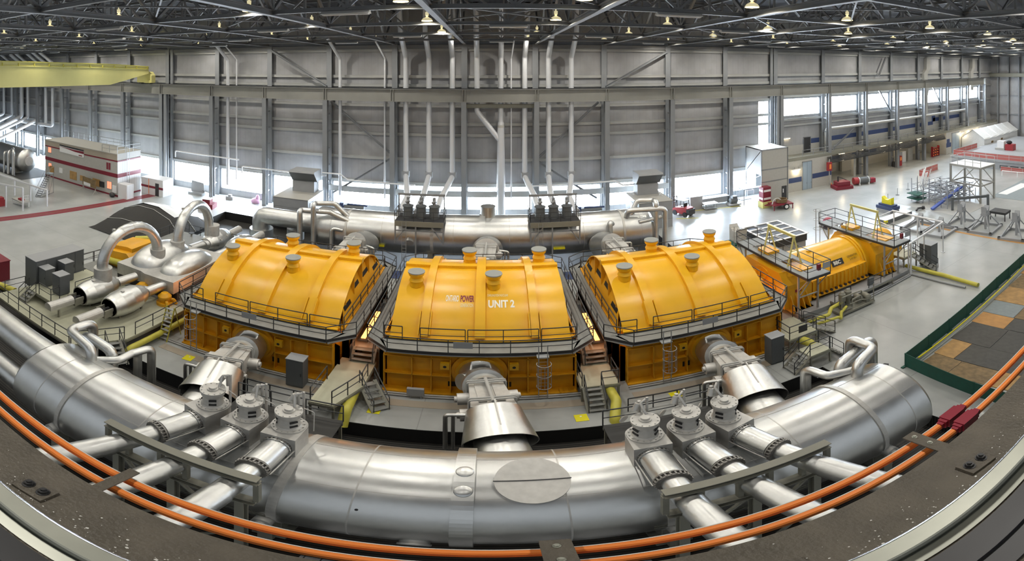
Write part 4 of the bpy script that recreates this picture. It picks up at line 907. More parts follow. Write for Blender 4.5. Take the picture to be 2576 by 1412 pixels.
# --- landings between the turbines
deck('landing with a pinkish top between the left and middle hoods', [(-7.6, 24.4), (-5.9, 24.4), (-5.9, 26.6), (-7.6, 26.6)], 2.0, [[(-5.95, 24.5), (-5.95, 26.5)]], mt=brownp)
stair('short stair up to the pinkish landing, between the left and middle hoods', (-6.75, 24.4, 2.0), (-6.75, 23.7, 1.25), 1.2, 3)
deck('long low landing beside a yellow pipe, between the left and middle hoods', [(-7.95, 19.2), (-6.8, 19.2), (-6.0, 21.4), (-6.0, 24.0), (-7.95, 24.0)], 1.2, [[(-6.85, 19.25), (-6.05, 21.4), (-6.05, 22.4)], [(-7.9, 19.3), (-7.9, 21.5)]])
stair('stair to the floor beside the yellow pipe, left of the lettered hood', (-5.95, 21.9, 1.2), (-4.9, 20.6, 0), .8, 5)
deck('landing with a pinkish top between the middle and right hoods', [(4.9, 24.4), (6.4, 24.4), (6.4, 26.6), (4.9, 26.6)], 2.0, [[(6.35, 24.5), (6.35, 26.5)]], mt=brownp)
stair('short stair up to the pinkish landing, between the middle and right hoods', (5.65, 24.4, 2.0), (5.65, 23.8, 1.25), 1.2, 3)
deck('low landing between the middle and right hoods', [(4.4, 21.6), (6.3, 21.6), (6.3, 24.1), (4.4, 24.1)], 1.2, [[(4.45, 24.0), (4.45, 21.7)], [(5.4, 21.65), (6.25, 21.65), (6.25, 23.0)]])
stair('steep stair to the floor below the right gap', (4.95, 21.6, 1.2), (4.95, 20.5, 0), .85, 5)
deck('landing with a dark sign at the right end of the right hood', [(16.6, 21.7), (18.8, 21.7), (18.8, 24.2), (16.6, 24.2)], 1.2, [[(16.65, 24.1), (16.65, 21.75), (18.75, 21.75)], [(18.75, 23.2), (18.75, 24.15)]])
m = MB(); m.box(17.3, 21.66, 1.55, 17.95, 21.7, 2.1); tag(m.build('sign_board', dark), 'dark sign board on the railing at the right end of the right hood', 'sign')
stair('stair to the floor right of the dark sign', (18.8, 22.6, 1.2), (20.7, 22.6, 0), .95, 5)
stair('stair up to the walkway at the right end of the right hood', (17.4, 25.6, 2.2), (17.4, 24.2, 1.2), .95, 4)
deck('stile platform bridging a yellow pipe in front of the right hood', [(16.4, 19.5), (17.9, 19.5), (17.9, 20.6), (16.4, 20.6)], 1.1, [[(16.4, 19.55), (17.85, 19.55)], [(16.4, 20.55), (17.85, 20.55)]])
stair('left flight of the stile in front of the right hood', (16.4, 20.05, 1.1), (15.3, 20.05, 0), 1.0, 4); stair('right flight of the stile in front of the right hood', (17.9, 20.05, 1.1), (19.0, 20.05, 0), 1.0, 4)
pipes('yellow_pipe', 'thick yellow pipe dipping under the stile by the right hood', 'pipe', [([(17.3, 23.0, .8), (17.8, 20.9, .8), (17.8, 20.9, -.1)], .30)], yelp, group='yellow pipes')
pipes('yellow_pipe', 'thick yellow pipe under the landing left of the lettered hood', 'pipe', [([(-6.5, 22.6, .7), (-6.3, 19.6, .7), (-6.3, 19.0, -.2)], .27)], yelp, group='yellow pipes')
pipes('yellow_pipe', 'thick yellow pipe dropping beside the steep stair of the right gap', 'pipe', [([(5.8, 22.4, .8), (5.85, 20.6, .7), (5.5, 19.6, .2), (5.4, 18.9, -1.0)], .25)], yelp, group='yellow pipes')
pipes('yellow_pipe', 'yellow pipe along the right edge of the green-grey deck', 'pipe', [([(-19.2, 25.0, .55), (-19.2, 19.2, .55), (-19.2, 19.0, -.2)], .22)], yelp, group='yellow pipes')
pipes('yellow_pipe', 'curved yellow pipe entering at the left edge beside the deck', 'pipe', [([(-36, 15.5, .4), (-32.5, 17.6, .9), (-30.4, 18.2, .9)], .3)], yelp, group='yellow pipes')
cabinet('free-standing dark grey cabinet in front of the left hood', -10.15, 21.45, -9.2, 22.15, 0, 2.25); cabinet('free-standing dark grey cabinet in front of the right hood', 14.95, 21.2, 15.85, 21.9, 0, 2.25)
m = MB(); m.box(-4.0, 22.05, .25, -3.15, 22.25, .8); m.bar((-3.8, 22.15, 0), (-3.8, 22.15, .3), .06, .06); m.bar((-3.3, 22.15, 0), (-3.3, 22.15, .3), .06, .06); tag(m.build('junction_box', cabl), 'light grey junction box at the foot of the lettered turbine', 'box')
for k, (x, y, lab) in enumerate(((-5.25, 20.6, 'left of the middle steam duct'), (4.1, 20.15, 'right of the middle steam duct'), (9.0, 20.9, 'behind the right railing'), (-16.3, 21.3, 'left of the left steam duct'))):
    t = thing('floor_hatch', 'bright yellow floor hatch ' + lab, 'hatch', (x, y, 0), .03*k, 'yellow floor hatches'); m = MB(); m.box(-.3, -.3, 0, .3, .3, .025); m.build('lid', yelb, t)
    m = MB(); m.cyl((0, .12, .025), (0, .12, .03), .05, n=12); m.build('finger_hole', white, t)
for x0, x1, lab in ((-18.6, -8.1, 'left'), (-5.6, 4.9, 'middle'), (7.0, 17.0, 'right')):
    t = thing('floor_pipes', 'pair of pale pipes along the foot of the %s yellow turbine' % lab, 'pipes', (x0, 22.2, 0), 0, 'floor pipes')
    for y in (0, .18): m = MB(); m.cyl((0, y, .1), (x1-x0, y, .1), .05, n=10); m.build('pipe', steell, t)
    m = MB(); m.box(0, -.95, 0, x1-x0, -.35, .02); tr = m.build('trench_cover', brownp, t)
for x0, x1, y, lab in ((-11.6, -6.5, 20.0, 'behind the left relief valves'), (6.3, 11.2, 20.2, 'behind the right relief valves')):
    t = thing('guard_rail', 'dark guard railing ' + lab, 'railing', (x0, y, 0), 0, 'guard railings'); m = MB(); railing([(0, 0, 0), (x1-x0, 0, 0)], 1.05, 1.4, .025, True, 0, m); m.build('rails', rail_d, t)
for x0, x1, lab in ((-9.6, -5.2, 'left'), (4.0, 8.2, 'right')):
    t = thing('valve_platform', 'dark grated service platform behind the %s relief valves' % lab, 'platform', (x0, 14.6, 3.4), 0, 'valve platforms')
    m = MB(); m.box(0, 0, 0, x1-x0, 1.3, .06); m.build('grating', grate, t); m = MB(); railing([(0, 1.25, .06), (x1-x0, 1.25, .06)], 1.05, 1.4, .022, True, 0, m); m.build('handrail', rail_d, t)
    m = MB()
    for x in (.1, x1-x0-.1): m.bar((x, 1.2, -4.5), (x, 1.2, 0), .1, .1)
    m.bar((0, 1.2, -.1), (x1-x0, 1.2, -.1), .08, .16); m.build('legs', steelg, t)
# ------------------------------------------------------------------ generator
GY, GZ, GR = 29.2, 1.5, 2.35
gen = thing('generator', 'long yellow generator barrel with a black nameplate, right of the turbines', 'generator', (25.6, GY, 0))
m = MB(); m.lathe((-3.4, 0, GZ), (1,0,0), [(0, GR), (6.1, GR), (6.1, GR+.10), (6.28, GR+.10), (6.28, GR), (6.42, GR), (6.42, GR+.10), (6.6, GR+.10), (6.6, GR), (7.2, GR-.05)], 64, smooth=True); br = m.build('barrel', yel, gen)
for s in (-1, 1):
    m = MB(); m.box(-3.3, s*2.3, .75, 2.75, s*2.78, 2.2); m.box(-3.3, s*1.6, 2.2, 2.75, s*2.8, 2.26); sk = m.build('side_skirt', yel2 if s > 0 else orange_y, gen)
    m = MB()
    for k in range(15): m.box(-3.25+k*.425, s*2.78, .95, -3.21+k*.425, s*2.9, 2.2)
    m.box(-3.3, s*2.75, .75, 2.75, s*3.05, .85); m.build('skirt_ribs', orange_y, sk)
    m = MB()
    for k in range(12): m.cbox((-2.9+k*.5, s*2.95, .93), (.16, .2, .18))
    m.build('hold_down_blocks', dark, sk)
for x0, x1, lab in ((-5.9, -3.4, 'left'), (3.75, 6.2, 'right')):
    m = MB(); m.prism([(-2.9, .5), (2.9, .5), (2.9, 2.6), (2.2, 3.6), (-2.2, 3.6), (-2.9, 2.6)], 'x', x0, x1); hb = m.build('end_housing', orange_y, gen)
    if x0 < 0:
        m = MB(); m.lathe((x0, 0, 1.5), (-1,0,0), [(0, 1.9), (.06, 1.9), (.06, 1.75), (.02, 1.75), (.02, 1.0), (.4, .9)], 40); m.build('end_shield', orange_y, hb)
        m = MB()
        for k in range(12): a = k*pi/6; m.bar((x0-.15, .95*cos(a), 1.5+.95*sin(a)), (x0-.05, 1.7*cos(a), 1.5+1.7*sin(a)), .06, .3, (1,0,0))
        m.build('shield_ribs', orange_y, hb)
    for s in (-1, 1):
        xc = (x0+x1)/2; m = MB(); m.box(x0+.35, s*2.5, .35, x1-.35, s*2.95, 2.2); m.box(x0+.3, s*2.4, .3, x1-.3, s*3.55, .42)
        for k in range(4): x = x0+.5+k*.48; m.prism([(s*2.9, .42), (s*3.5, .42), (s*3.4, .7), (s*2.95, 1.7), (s*2.9, 1.7)], 'x', x-.04, x+.04)
        m.build('foot', orange_y, gen)
        m = MB(); m.box(xc-.35, s*2.95, 1.85, xc-.12, s*2.965, 2.1); m.box(xc+.02, s*2.95, 1.85, xc+.25, s*2.965, 2.1); m.build('warning_sign', redb, gen)
m = MB(); blob(m, (7.6, 0, 2.2), (1.3, 1.2, 1.35), p=2.3); m.build('exciter_cover', orange_y, gen)
m = MB(); m.box(6.2, -1.6, .5, 9.0, 1.6, 1.9); m.build('exciter_base', orange_y, gen)
m = MB(); m.cyl((-1.6, -.4, GZ+GR-.05), (-1.6, -.4, GZ+GR+.06), .2, n=18); m.build('hatch_boss', yel, gen)
def flat_text(body, size, mt, parent, loc, tilt, sx=1.0, bold=0.0):
    c = bpy.data.curves.new('lettering', 'FONT'); c.body = body; c.size = size; c.offset = bold
    o = bpy.data.objects.new('lettering', c); COL.objects.link(o)
    me = bpy.data.meshes.new_from_object(o.evaluated_get(bpy.context.evaluated_depsgraph_get())); bpy.data.objects.remove(o)
    me.materials.clear(); me.materials.append(mt); o = bpy.data.objects.new('lettering', me); COL.objects.link(o)
    o.parent = parent; o.location = loc; o.rotation_euler = (tilt, 0, 0); o.scale = (sx, 1, 1); return o
th = radians(58)                              # steepness of the barrel side at the plate
def bp(dz): a = th+dz; return (-(GR)*sin(a), GZ+GR*cos(a))
y, z = bp(0); n = Vector((0, -sin(th), cos(th))); u = Vector((0, cos(th), sin(th)))
P0 = Vector((.1, y, z))+n*.03
m = MB(); m.bar(P0-Vector((.62, 0, 0)), P0+Vector((.62, 0, 0)), .05, .56, u); np_ = m.build('nameplate', plate_b, gen)
flat_text('BBC', .44, letter_w, np_, P0+n*.035+Vector((-.46, 0, 0))-u*.15, th, 1.0, .012)
flat_text('GENERATOR', .25, letter_k, gen, Vector((1.25, y, z))+n*.06+u*.08, th, .8, .004); flat_text('2-42120-1', .24, letter_k, gen, Vector((1.45, y, z))+n*.06-u*.2, th, .8, .002)
def gantry_platform(x0, x1, lab, sign):
    t = thing('service_platform', 'steel service platform with railings across the %s end of the generator' % lab, 'platform', ((x0+x1)/2, 28.8, 4.1), 0, 'generator platforms')
    w_ = (x1-x0)/2; m = MB()
    for a, b, c, d in ((-w_, -4.7, w_, -3.4), (-w_, -3.4, -w_+.5, 3.0), (w_-.45, -3.4, w_, 3.0), (-w_, 3.0, w_, 4.7), (-.5, -.9, .6, .8)): m.box(a, b, -.06, c, d, 0)
    m.build('deck', deckm, t)
    m = MB()
    for a, b in (((-w_, -4.7), (w_, -4.7)), ((w_, -4.7), (w_, 4.7)), ((w_, 4.7), (-w_, 4.7)), ((-w_, 4.7), (-w_, -4.7))): m.bar((*a, -.1), (*b, -.1), .06, .2)
    m.build('edge_beam', kick, t)
    m = MB(); railing([(-w_, -4.7, 0), (w_, -4.7, 0), (w_, 4.7, 0), (-w_, 4.7, 0), (-w_, -4.7, 0)], 1.05, 1.9, .022, True, 0, m); m.build('handrail', rail_d, t)
    m = MB()
    for s in (-1, 1):
        for x in (-w_+.15, w_-.15): m.bar((x, s*3.5, -4.1), (x, s*3.5, -.1), .12, .12); m.bar((x, s*3.5, -1.6), (x, s*4.6, -.2), .07, .07)
        m.bar((-w_+.15, s*3.5, -2.2), (w_-.15, s*3.5, -2.2), .08, .08); m.bar((-w_+.15, s*3.5, -2.2), (w_-.15, s*3.5, -.2), .06, .06)
    m.build('support_frame', rail_l, t)
    m = MB(); m.box(w_+.0, -3.9, .5, w_+.03, -3.2, .95) if False else m.box(w_-.75, -4.74, .45, w_-.05, -4.72, .95); m.build('sign_plate', cabl, t)
    m = MB(); m.box(w_-1.05, -4.6, .35, w_-.8, -4.4, .85); m.build('hose_box', red, t)
    g_ = thing('yellow_gantry', 'yellow lifting frame standing on the %s generator platform' % lab, 'lifting frame', ((x0+x1)/2, 28.4, 4.1), 0, 'yellow lifting frames')
    m = MB(); m.ibeam((-.15, -1.75, 2.45), (-.15, 1.75, 2.45), .16, .2, .03); m.build('top_beam', yelb if False else craney, g_)
    for s in (-1, 1):
        m = MB()
        for q in (-.7, .55): m.bar((-.15, s*1.6, 2.4), (q, s*1.6, 0), .1, .1)
        m.bar((-.42, s*1.6, 1.2), (.18, s*1.6, 1.2), .06, .06); m.build('leg_frame', craney, g_)
    m = MB(); m.box(-.6, 1.1, -.3, .5, 2.5, .25); m.build('bearing_cover', orange_y, g_); m = MB(); m.box(-.6, -2.9, -.35, .55, -1.9, .05); m.build('bearing_cover', orange_y, g_)
    # access ladder cage behind
    m = MB()
    for q in (-.3, .3): m.bar((-w_-.25+.3, 4.9+q, -4.1), (-w_-.25+.3, 4.9+q, 1.3), .05, .05)
    for z in (-.8, .2, 1.2): m.tube([(-w_-.25+.35+.45*cos(a), 5.0+.45*sin(a), z) for a in [i*pi/6 for i in range(13)]], .02, 6)
    m.build('cage_ladder', rail_l, t)
gantry_platform(20.0, 22.1, 'left', 0); gantry_platform(29.2, 31.35, 'right', 0)
deck('low concrete plinth under the front of the generator', [(20.2, 25.0), (32.6, 25.0), (32.6, 26.4), (20.2, 26.4)], .42, [], 'plinth', .42, cabl, 'plinth', False)
deck('narrow service step along the front of the generator', [(22.9, 24.5), (29.6, 24.5), (29.6, 25.0), (22.9, 25.0)], .8, [[(22.95, 24.55), (24.6, 24.55)], [(26.6, 24.55), (29.5, 24.55)]], mt=cabl)
sk = thing('pump_skid', 'beige-grey oil pump skid with motors and pipes in front of the generator', 'pump skid', (24.3, 23.9, 0))
m = MB(); m.box(-1.8, -.55, .15, 1.7, .55, .32); m.box(-1.7, -.5, 0, -1.5, .5, .15); m.box(1.3, -.5, 0, 1.5, .5, .15); m.build('base_frame', steelg, sk)
for x, y in ((-1.0, .25), (-.3, .35)):
    m = MB(); m.lathe((x, y, .32), (0,0,1), [(0, .28), (.1, .28), (.1, .2), (.7, .2), (.7, .27), (1.3, .27), (1.38, .2), (1.5, .12)], 20); m.build('vertical_pump', steelg, sk)
for x, y in ((.5, .1), (1.1, -.2)):
    m = MB(); m.lathe((x, y-.3, .75), (.3,1,0), [(0, .1), (.1, .26), (.65, .26), (.75, .18), (.95, .18)], 18); m.box(x-.2, y-.2, .32, x+.2, y+.3, .55); m.build('motor', steelg, sk)
m = MB(); m.tube(fillet([(-1.6, -.4, .5), (-.6, -.4, .5), (-.6, -.4, 1.2), (.4, -.3, 1.2), (.4, -.3, .7)], .12, 4), .07, 8); m.tube(fillet([(-1.5, .1, .6), (-1.5, -.2, 1.6), (-.2, -.2, 1.6), (.9, .1, 1.3), (.9, .1, .8)], .15, 4), .06, 8); m.tube(fillet([(1.6, -.4, .4), (.2, -.45, .9), (-.9, -.45, .9)], .1, 4), .05, 8); m.build('pipework', steelg, sk)
m = MB()
for x in (-1.75, 1.6): m.bar((x, -.5, .3), (x, -.5, 1.9), .06, .06)
m.build('posts', steelg, sk)
m = MB(); m.box(2.6, .9, .45, 3.2, 1.1, 1.5); m.build('gauge_panel', cabg, sk)
pipes('yellow_pipe', 'pair of bent yellow pipes left of the oil pump skid', 'pipes', [([(19.6, 23.6, .7), (21.4, 23.5, .7), (22.0, 23.9, .9), (23.2, 24.1, .9)], .14), ([(20.0, 23.2, .5), (21.9, 23.0, .5), (22.1, 23.0, .2), (22.4, 23.3, .6), (23.2, 23.6, .7)], .11)], yelp, group='yellow pipes')
m = MB(); m.cyl((19.7, 24.2, .35), (20.6, 24.2, .35), .33, n=20); tag(m.build('oil_drum', dark), 'dark drum lying by the yellow pipes near the generator foot', 'drum')
pipes('yellow_pipe', 'long yellow pipe running on the floor right of the generator', 'pipe', [([(33.2, 26.0, .25), (33.4, 22.0, .25), (33.1, 18.4, .25)], .2)], yelp, group='yellow pipes')
pipes('floor_pipe', 'pale pipe along the front of the generator plinth turning to the viewer', 'pipe', [([(24.5, 24.35, .12), (32.2, 24.7, .12), (32.4, 19.2, .12)], .1), ([(26.0, 24.2, .1), (31.9, 24.5, .1)], .06)], cabl)
t = thing('pipe_bridge', 'tall pale pipe frame standing on the floor behind the generator end', 'pipe frame', (38.6, 25.5, 0))
m = MB(); m.tube(fillet([(0, 6.6, 3.5), (0, 0, 3.5), (-6.5, -.9, 3.4), (-6.5, -.9, .1)], .2, 4), .10, 10); m.build('header_pipe', pipew, t)
for x, y in ((0, 0), (0, 3.2), (0, 6.4), (-4.0, -.55), (-6.2, -.4)):
    m = MB(); m.cyl((x, y, 0), (x, y, 3.4), .07, n=10); m.box(x-.15, y-.15, 0, x+.15, y+.15, .03); m.build('post', pipew, t)
m = MB(); m.tube(fillet([(0, 6.6, 3.5), (-3.5, 6.2, 3.5), (-3.5, 3.4, 3.0)], .2, 4), .06, 8); m.build('branch_pipe', pipew, t)
cabinet('tall dark grey cabinet right of the generator by the stair', 34.6, 24.2, 35.7, 25.5, 0, 2.4, cabg)
deck('landing with yellow edge at the right end of the generator', [(32.4, 25.6), (34.3, 25.6), (34.3, 27.2), (32.4, 27.2)], 1.5, [[(32.5, 25.65), (34.2, 25.65)], [(34.25, 25.7), (34.25, 27.1)]])
stair('dark stair down to the floor in front of the tall cabinet', (33.6, 25.6, 1.5), (34.6, 23.5, 0), 1.0, 6)
# frames and stands laid out on the floor behind the generator
t = thing('grid_frame', 'low dark-sided frame with a white grid top behind the generator', 'frame', (28.4, 39.8, 0)); m = MB(); m.box(-2.2, -2.6, 0, 2.2, 2.6, .7); m.build('plinth', cabl, t)
m = MB(); m.box(-2.3, -2.7, .7, 2.3, 2.7, 1.5); m.build('body', dark, t)
m = MB()
for x in (-2.35, -.82, .82, 2.35): m.box(x-.13, -2.75, 1.5, x+.13, 2.75, 1.56)
for y in (-2.65, -1.33, 0, 1.33, 2.65): m.box(-2.48, y-.13, 1.501, 2.48, y+.13, 1.561)
m.build('grid_top', white, t)
t = thing('saddle_stand', 'beige V-notched saddle on a dark green base behind the left generator platform', 'stand', (25.0, 41.6, 0)); m = MB(); m.box(-1.3, -.8, 0, 1.3, .8, .4); m.build('base', green, t)
m = MB(); m.prism([(-.9, .4), (.9, .4), (1.0, 2.2), (.55, 1.75), (0, 1.6), (-.55, 1.75), (-1.0, 2.2)], 'x', -.5, .5); m.build('saddle', bldg, t)
t = thing('yellow_saddle', 'bright yellow saddle block on dark blue stacked beams, far right floor', 'stand', (46.3, 39.3, 0)); m = MB(); m.box(-.9, -1.2, 0, .9, 1.2, .5); m.build('base', cabl, t); m = MB(); m.box(-.8, -1.4, .5, .8, 1.4, .9); m.box(-.5, -1.2, .9, .5, 1.2, 1.15); m.build('beams', blue, t)
m = MB(); m.prism([(-.8, 1.15), (.8, 1.15), (.8, 2.1), (.25, 1.75), (-.25, 1.75), (-.8, 2.1)], 'x', -.3, .3); m.build('saddle', yelb, t)
t = thing('flat_skid', 'long white-topped skid with yellow corner on the floor behind the generator', 'skid', (44.5, 36.5, 0)); m = MB(); m.box(-2.6, -.6, 0, 2.6, .6, .5); m.build('body', cabg, t); m = MB(); m.box(-2.6, -.6, .5, 2.6, .6, .56); m.build('top', white, t); m = MB(); m.box(-2.62, -.62, .12, -2.2, -.3, .52); m.build('corner_block', yelb, t)
def stand(x, y, rz, h, label, w_=1.0):
    t = thing('rotor_stand', label, 'stand', (x, y, 0), rz, 'rotor stands'); m = MB(); m.box(-1.9, -1.5, 0, 1.9, -1.2, .3); m.box(-1.9, 1.2, 0, 1.9, 1.5, .3); m.box(-1.9, -1.5, 0, -1.6, 1.5, .3); m.box(1.6, -1.5, 0, 1.9, 1.5, .3); m.build('base_frame', cabl, t)
    m = MB(); m.box(-.55, -.35, h*.62, .55, .35, h*.72); m.prism([(-.5, h*.72), (.5, h*.72), (.5, h), (.2, h*.84), (-.2, h*.84), (-.5, h)], 'y', -.3, .3); m.build('cradle', cabl, t)
    for a in (-.45, .45):
        m = MB()
        m.bar((a, -.2, .2), (a, -.2, h*.65), .16, .22); m.build('post', cabl, t)
    for a in (-1, 1):
        for b in (-1, 1): m = MB(); m.bar((a*1.6, b*1.2, .2), (a*.4, b*.25, h*.66), .12, .12); m.build('brace', cabl, t)
    return t
stand(47.3, 28.6, .1, 2.9, 'grey rotor stand at the left of three on the right floor'); stand(47.2, 25.3, .1, 3.0, 'grey rotor stand in the middle of three on the right floor'); stand(46.8, 21.2, .1, 3.0, 'grey rotor stand cut by the right edge of the photo')
stand(43.6, 32.2, .1, 1.8, 'low grey stand behind the pale pipe frame, farther one'); stand(43.6, 29.3, .1, 1.8, 'low grey stand behind the pale pipe frame, nearer one')
t = thing('steel_table', 'dark grey portal frame standing on the right floor', 'frame', (53.6, 31.0, 0), -.75); m = MB(); m.box(-2.6, -.12, 1.5, 2.6, .12, 1.85); m.build('beam', cabg, t)
for x in (-2.5, 2.5): m = MB(); m.box(x-.15, -.15, 0, x+.15, .15, 1.9); m.build('leg', cabg, t)
# ------------------------------------------------------------------ right foreground: boarded floor behind a green fence
gf = thing('green_fence', 'dark green mesh fence around the boarded floor at the right', 'fence', (20.6, 16.0, 0))
fp = [(20.2, 11.2), (20.3, 15.95), (22.93, 16.21), (25.54, 16.4), (28.16, 16.58), (30.89, 16.78), (33.62, 16.97), (36.05, 17.04), (38.68, 17.13), (43, 17.2)]; fp = [(19.2, 6.0), (19.7, 11.2)] + fp[1:]
for a, b in zip(fp, fp[1:]):
    m = MB(); m.bar((a[0]-20.6, a[1]-16, .58), (b[0]-20.6, b[1]-16, .58), .03, 1.1); m.build('mesh_panel', green, gf)
for a in fp:
    m = MB(); m.bar((a[0]-20.6, a[1]-16, 0), (a[0]-20.6, a[1]-16, 1.15), .06, .06); m.box(a[0]-20.6-.3, a[1]-16-.08, 0, a[0]-20.6+.3, a[1]-16+.08, .08); m.build('post', green, gf)
m = MB(); m.bar((21.2, 15.7, .35), (43, 16.9, .35), .07, .07); tag(m.build('yellow_rail', yelb), 'low yellow rail along the inside of the green fence', 'rail')
bt = [('ply', ply), ('worn', plyd), ('orange', plyo), ('rubber', rubm), ('blue', mgrey)]
rows = [(20.9, 22.6, [(15.5, 13.6, plyd, 'worn brown plywood board'), (13.6, 11.0, plyd, 'scuffed brown plywood board'), (11.0, 6.5, ply, 'tan plywood board')]),
    (22.6, 24.8, [(15.6, 14.2, ply, 'tan plywood board'), (14.2, 11.2, rubm, 'dark grey rubber mat'), (11.2, 6.5, rubm, 'dark rubber mat')]),
    (24.8, 27.6, [(15.8, 13.0, rubm, 'dark grey rubber mat'), (13.0, 10.0, rubm, 'dark rubber mat'), (10.0, 6.5, plyd, 'worn brown plywood board')]),
    (27.6, 29.4, [(15.9, 13.4, plyo, 'orange-brown plywood board'), (13.4, 11.5, rubm, 'dark rubber mat'), (11.5, 6.5, plyd, 'worn plywood board')]),
    (29.4, 31.6, [(16.0, 13.5, mgrey, 'blue-grey board'), (13.5, 10.5, plyd, 'brown worn plywood board'), (10.5, 6.5, ply, 'tan plywood board')]),
    (31.6, 34.4, [(16.2, 13.6, ply, 'tan plywood board'), (13.6, 10.0, plyo, 'orange-brown plywood board')]),
    (34.4, 37.4, [(16.3, 14.5, plyd, 'brown worn plywood board'), (14.5, 11.0, ply, 'tan plywood board')]), (37.4, 42.0, [(16.5, 14.2, plyo, 'orange-brown plywood board'), (14.2, 11.0, plyd, 'brown worn plywood board')])]
for i, (a, b, cs) in enumerate(rows):
    for j, (y1, y0, mt, lab) in enumerate(cs):
        m = MB(); m.box(-(b-a)/2+.02, -(y1-y0)/2+.02, 0, (b-a)/2-.02, (y1-y0)/2-.02, .03+.01*((i+j) % 3))
        tag(m.build('floor_board', mt, loc=((a+b)/2, (y0+y1)/2, 0)), '%s on the floor, row %s from the near end of the green fence, %s from it' % (lab, ORD[i+1], ORD[j+1]), 'board', 'boards on the floor')
m = MB(); m.cbox((0, 0, .12), (.9, .25, .2), .5); m.cbox((.1, .1, .25), (.3, .2, .12), .5); tag(m.build('loose_tool', dark, loc=(19.3, 16.6, 0)), 'dark loose tool lying left of the green fence corner', 'tool')
# ------------------------------------------------------------------ pipes and platforms on the far wall
wp = [(-10.43, 'leftmost of the eight tall pipes'), (-7.5, 'second tall pipe from the left of the eight'), (-4.56, 'third tall pipe from the left of the eight'), (-1.5, 'fourth tall pipe from the left, ending at a bend'), (4.43, 'third tall pipe from the right of the eight'), (7.41, 'second tall pipe from the right of the eight'), (10.29, 'rightmost of the eight tall pipes')]
foot = {-10.43: -8.9, -7.5: -7.2, -4.56: -5.2, 4.43: 5.0, 7.41: 6.7, 10.29: 8.7}
def wall_pipe(x, path, r, label, grp='tall wall pipes', clamp=True, mt=None):
    t = thing('wall_pipe', label, 'pipe', (x, 57.0, path[-1][2]), 0, grp); L = [(p[0]-x, p[1]-57.0, p[2]-path[-1][2]) for p in path]
    m = MB(); m.tube(fillet(L, r*2, 5), r, 16); m.build('pipe', mt or pipew, t)
    if clamp: m = MB(); m.box(-.45, -.42, .95, .45, .2, 1.7); m.build('clamp_box', cabl, t)
for x, lab in wp:
    top = [(x, 52.5, 27.1), (x, 53.6, 23.6), (x, 57.0, 21.0)]
    if x in foot: path = top + [(x, 57.0, 5.8), (foot[x], 49.5, 5.1), (foot[x], 45.4, 4.7)]
    else: path = top + [(x, 57.0, 14.2), (1.3, 57.0, 10.6)]
    wall_pipe(x, path, .33, 'silver ' + lab, clamp=x in foot)
wall_pipe(1.46, [(1.46, 51.5, 26.5), (1.46, 54.5, 23.2), (1.46, 57.0, 21.0), (1.46, 57.0, 12.9)], .33, 'silver centre pipe narrowing above the wide riser', clamp=False)
t = thing('wide_riser', 'wide silver riser pipe standing at the middle of the far wall', 'pipe', (1.46, 57.0, 0)); m = MB(); m.lathe((0, 0, 0), (0,0,1), [(0, .5), (4.5, .5), (4.5, .55), (12.3, .42), (12.9, .36)], 24); m.build('pipe', pipew, t); m = MB(); m.lathe((0,0,12.2), (0,0,1), [(0, .44), (.7, .35)], 20); m.build('reducer', craney if False else bldg, t)
for x, z0, r, lab in ((2.75, 3, .1, 'thin white pipe right of the wide riser'), (-19.2, 2.5, .22, 'single silver pipe left of the tall pipes'), (-13.2, 2.5, .12, 'thin pipe between the single silver pipe and the eight'), (-36.5, 2.0, .25, 'silver pipe left of the left air handler'), (-35.0, 3.0, .1, 'thin pipe beside the left silver pipe')):
    wall_pipe(x, [(x-(.8 if x < -10 else -.3), 54.5, 23.4), (x, 57.2, 20.8), (x, 57.2, z0)], r, lab, 'single wall pipes', False)
for k, x in enumerate((-103.5, -100.5, -96.5, -92, -89.3, -84.8, -82.1, -79.5)):
    if k < 6: path = [(x-2.0, 53.5, 24), (x, 57.0, 20.6), (x, 57.0, 8.2), (x-.3, 53, 6.6), (x-.3, 47, 4.4)]
    else: path = [(x-2.0, 53.5, 24), (x, 57.0, 20.6), (x, 57.0, 7.2), (x-12, 56.0, 7.2)]
    wall_pipe(x, path, .5 if k == 3 else .36, 'silver wall pipe of the neighbouring unit, %s from the left' % ORD[k+1], 'neighbouring wall pipes', False)
for x0, x1, z, lab in ((-45, -33.5, 6.6, 'left of the second left column'), (-33, -20.5, 5.6, 'left of the left air handler')):
    m = MB(); m.tube(fillet([(x0, 55.4, z-1), (x0, 55.4, z), (x1, 55.4, z-.1)], .2, 4), .10, 8); tag(m.build('cable_pipe', pipew), 'thin white horizontal pipe on the far wall, ' + lab, 'pipe')
m = MB(); m.tube(fillet([(-21, 55.2, 5.9), (-18.5, 55.2, 5.9), (-17.5, 55.2, 5.2), (-9, 55.2, 5.0)], .3, 4), .10, 8); tag(m.build('cable_pipe', pipew), 'thin white horizontal pipe behind the left valve platform', 'pipe')
m = MB(); m.tube(fillet([(5, 55.2, 5.0), (15.5, 55.2, 5.2), (16.5, 55.2, 4.6), (18, 55.2, 4.6)], .3, 4), .10, 8); tag(m.build('cable_pipe', pipew), 'thin white horizontal pipe behind the right valve platform', 'pipe')
m = MB(); m.ibeam((cx(-.5), 56.6, 14.9), (cx(.5), 56.6, 14.9), .3, .5, .05); tag(m.build('header_beam', steelg), 'pale beam below the crane girder behind the centre pipes', 'beam')
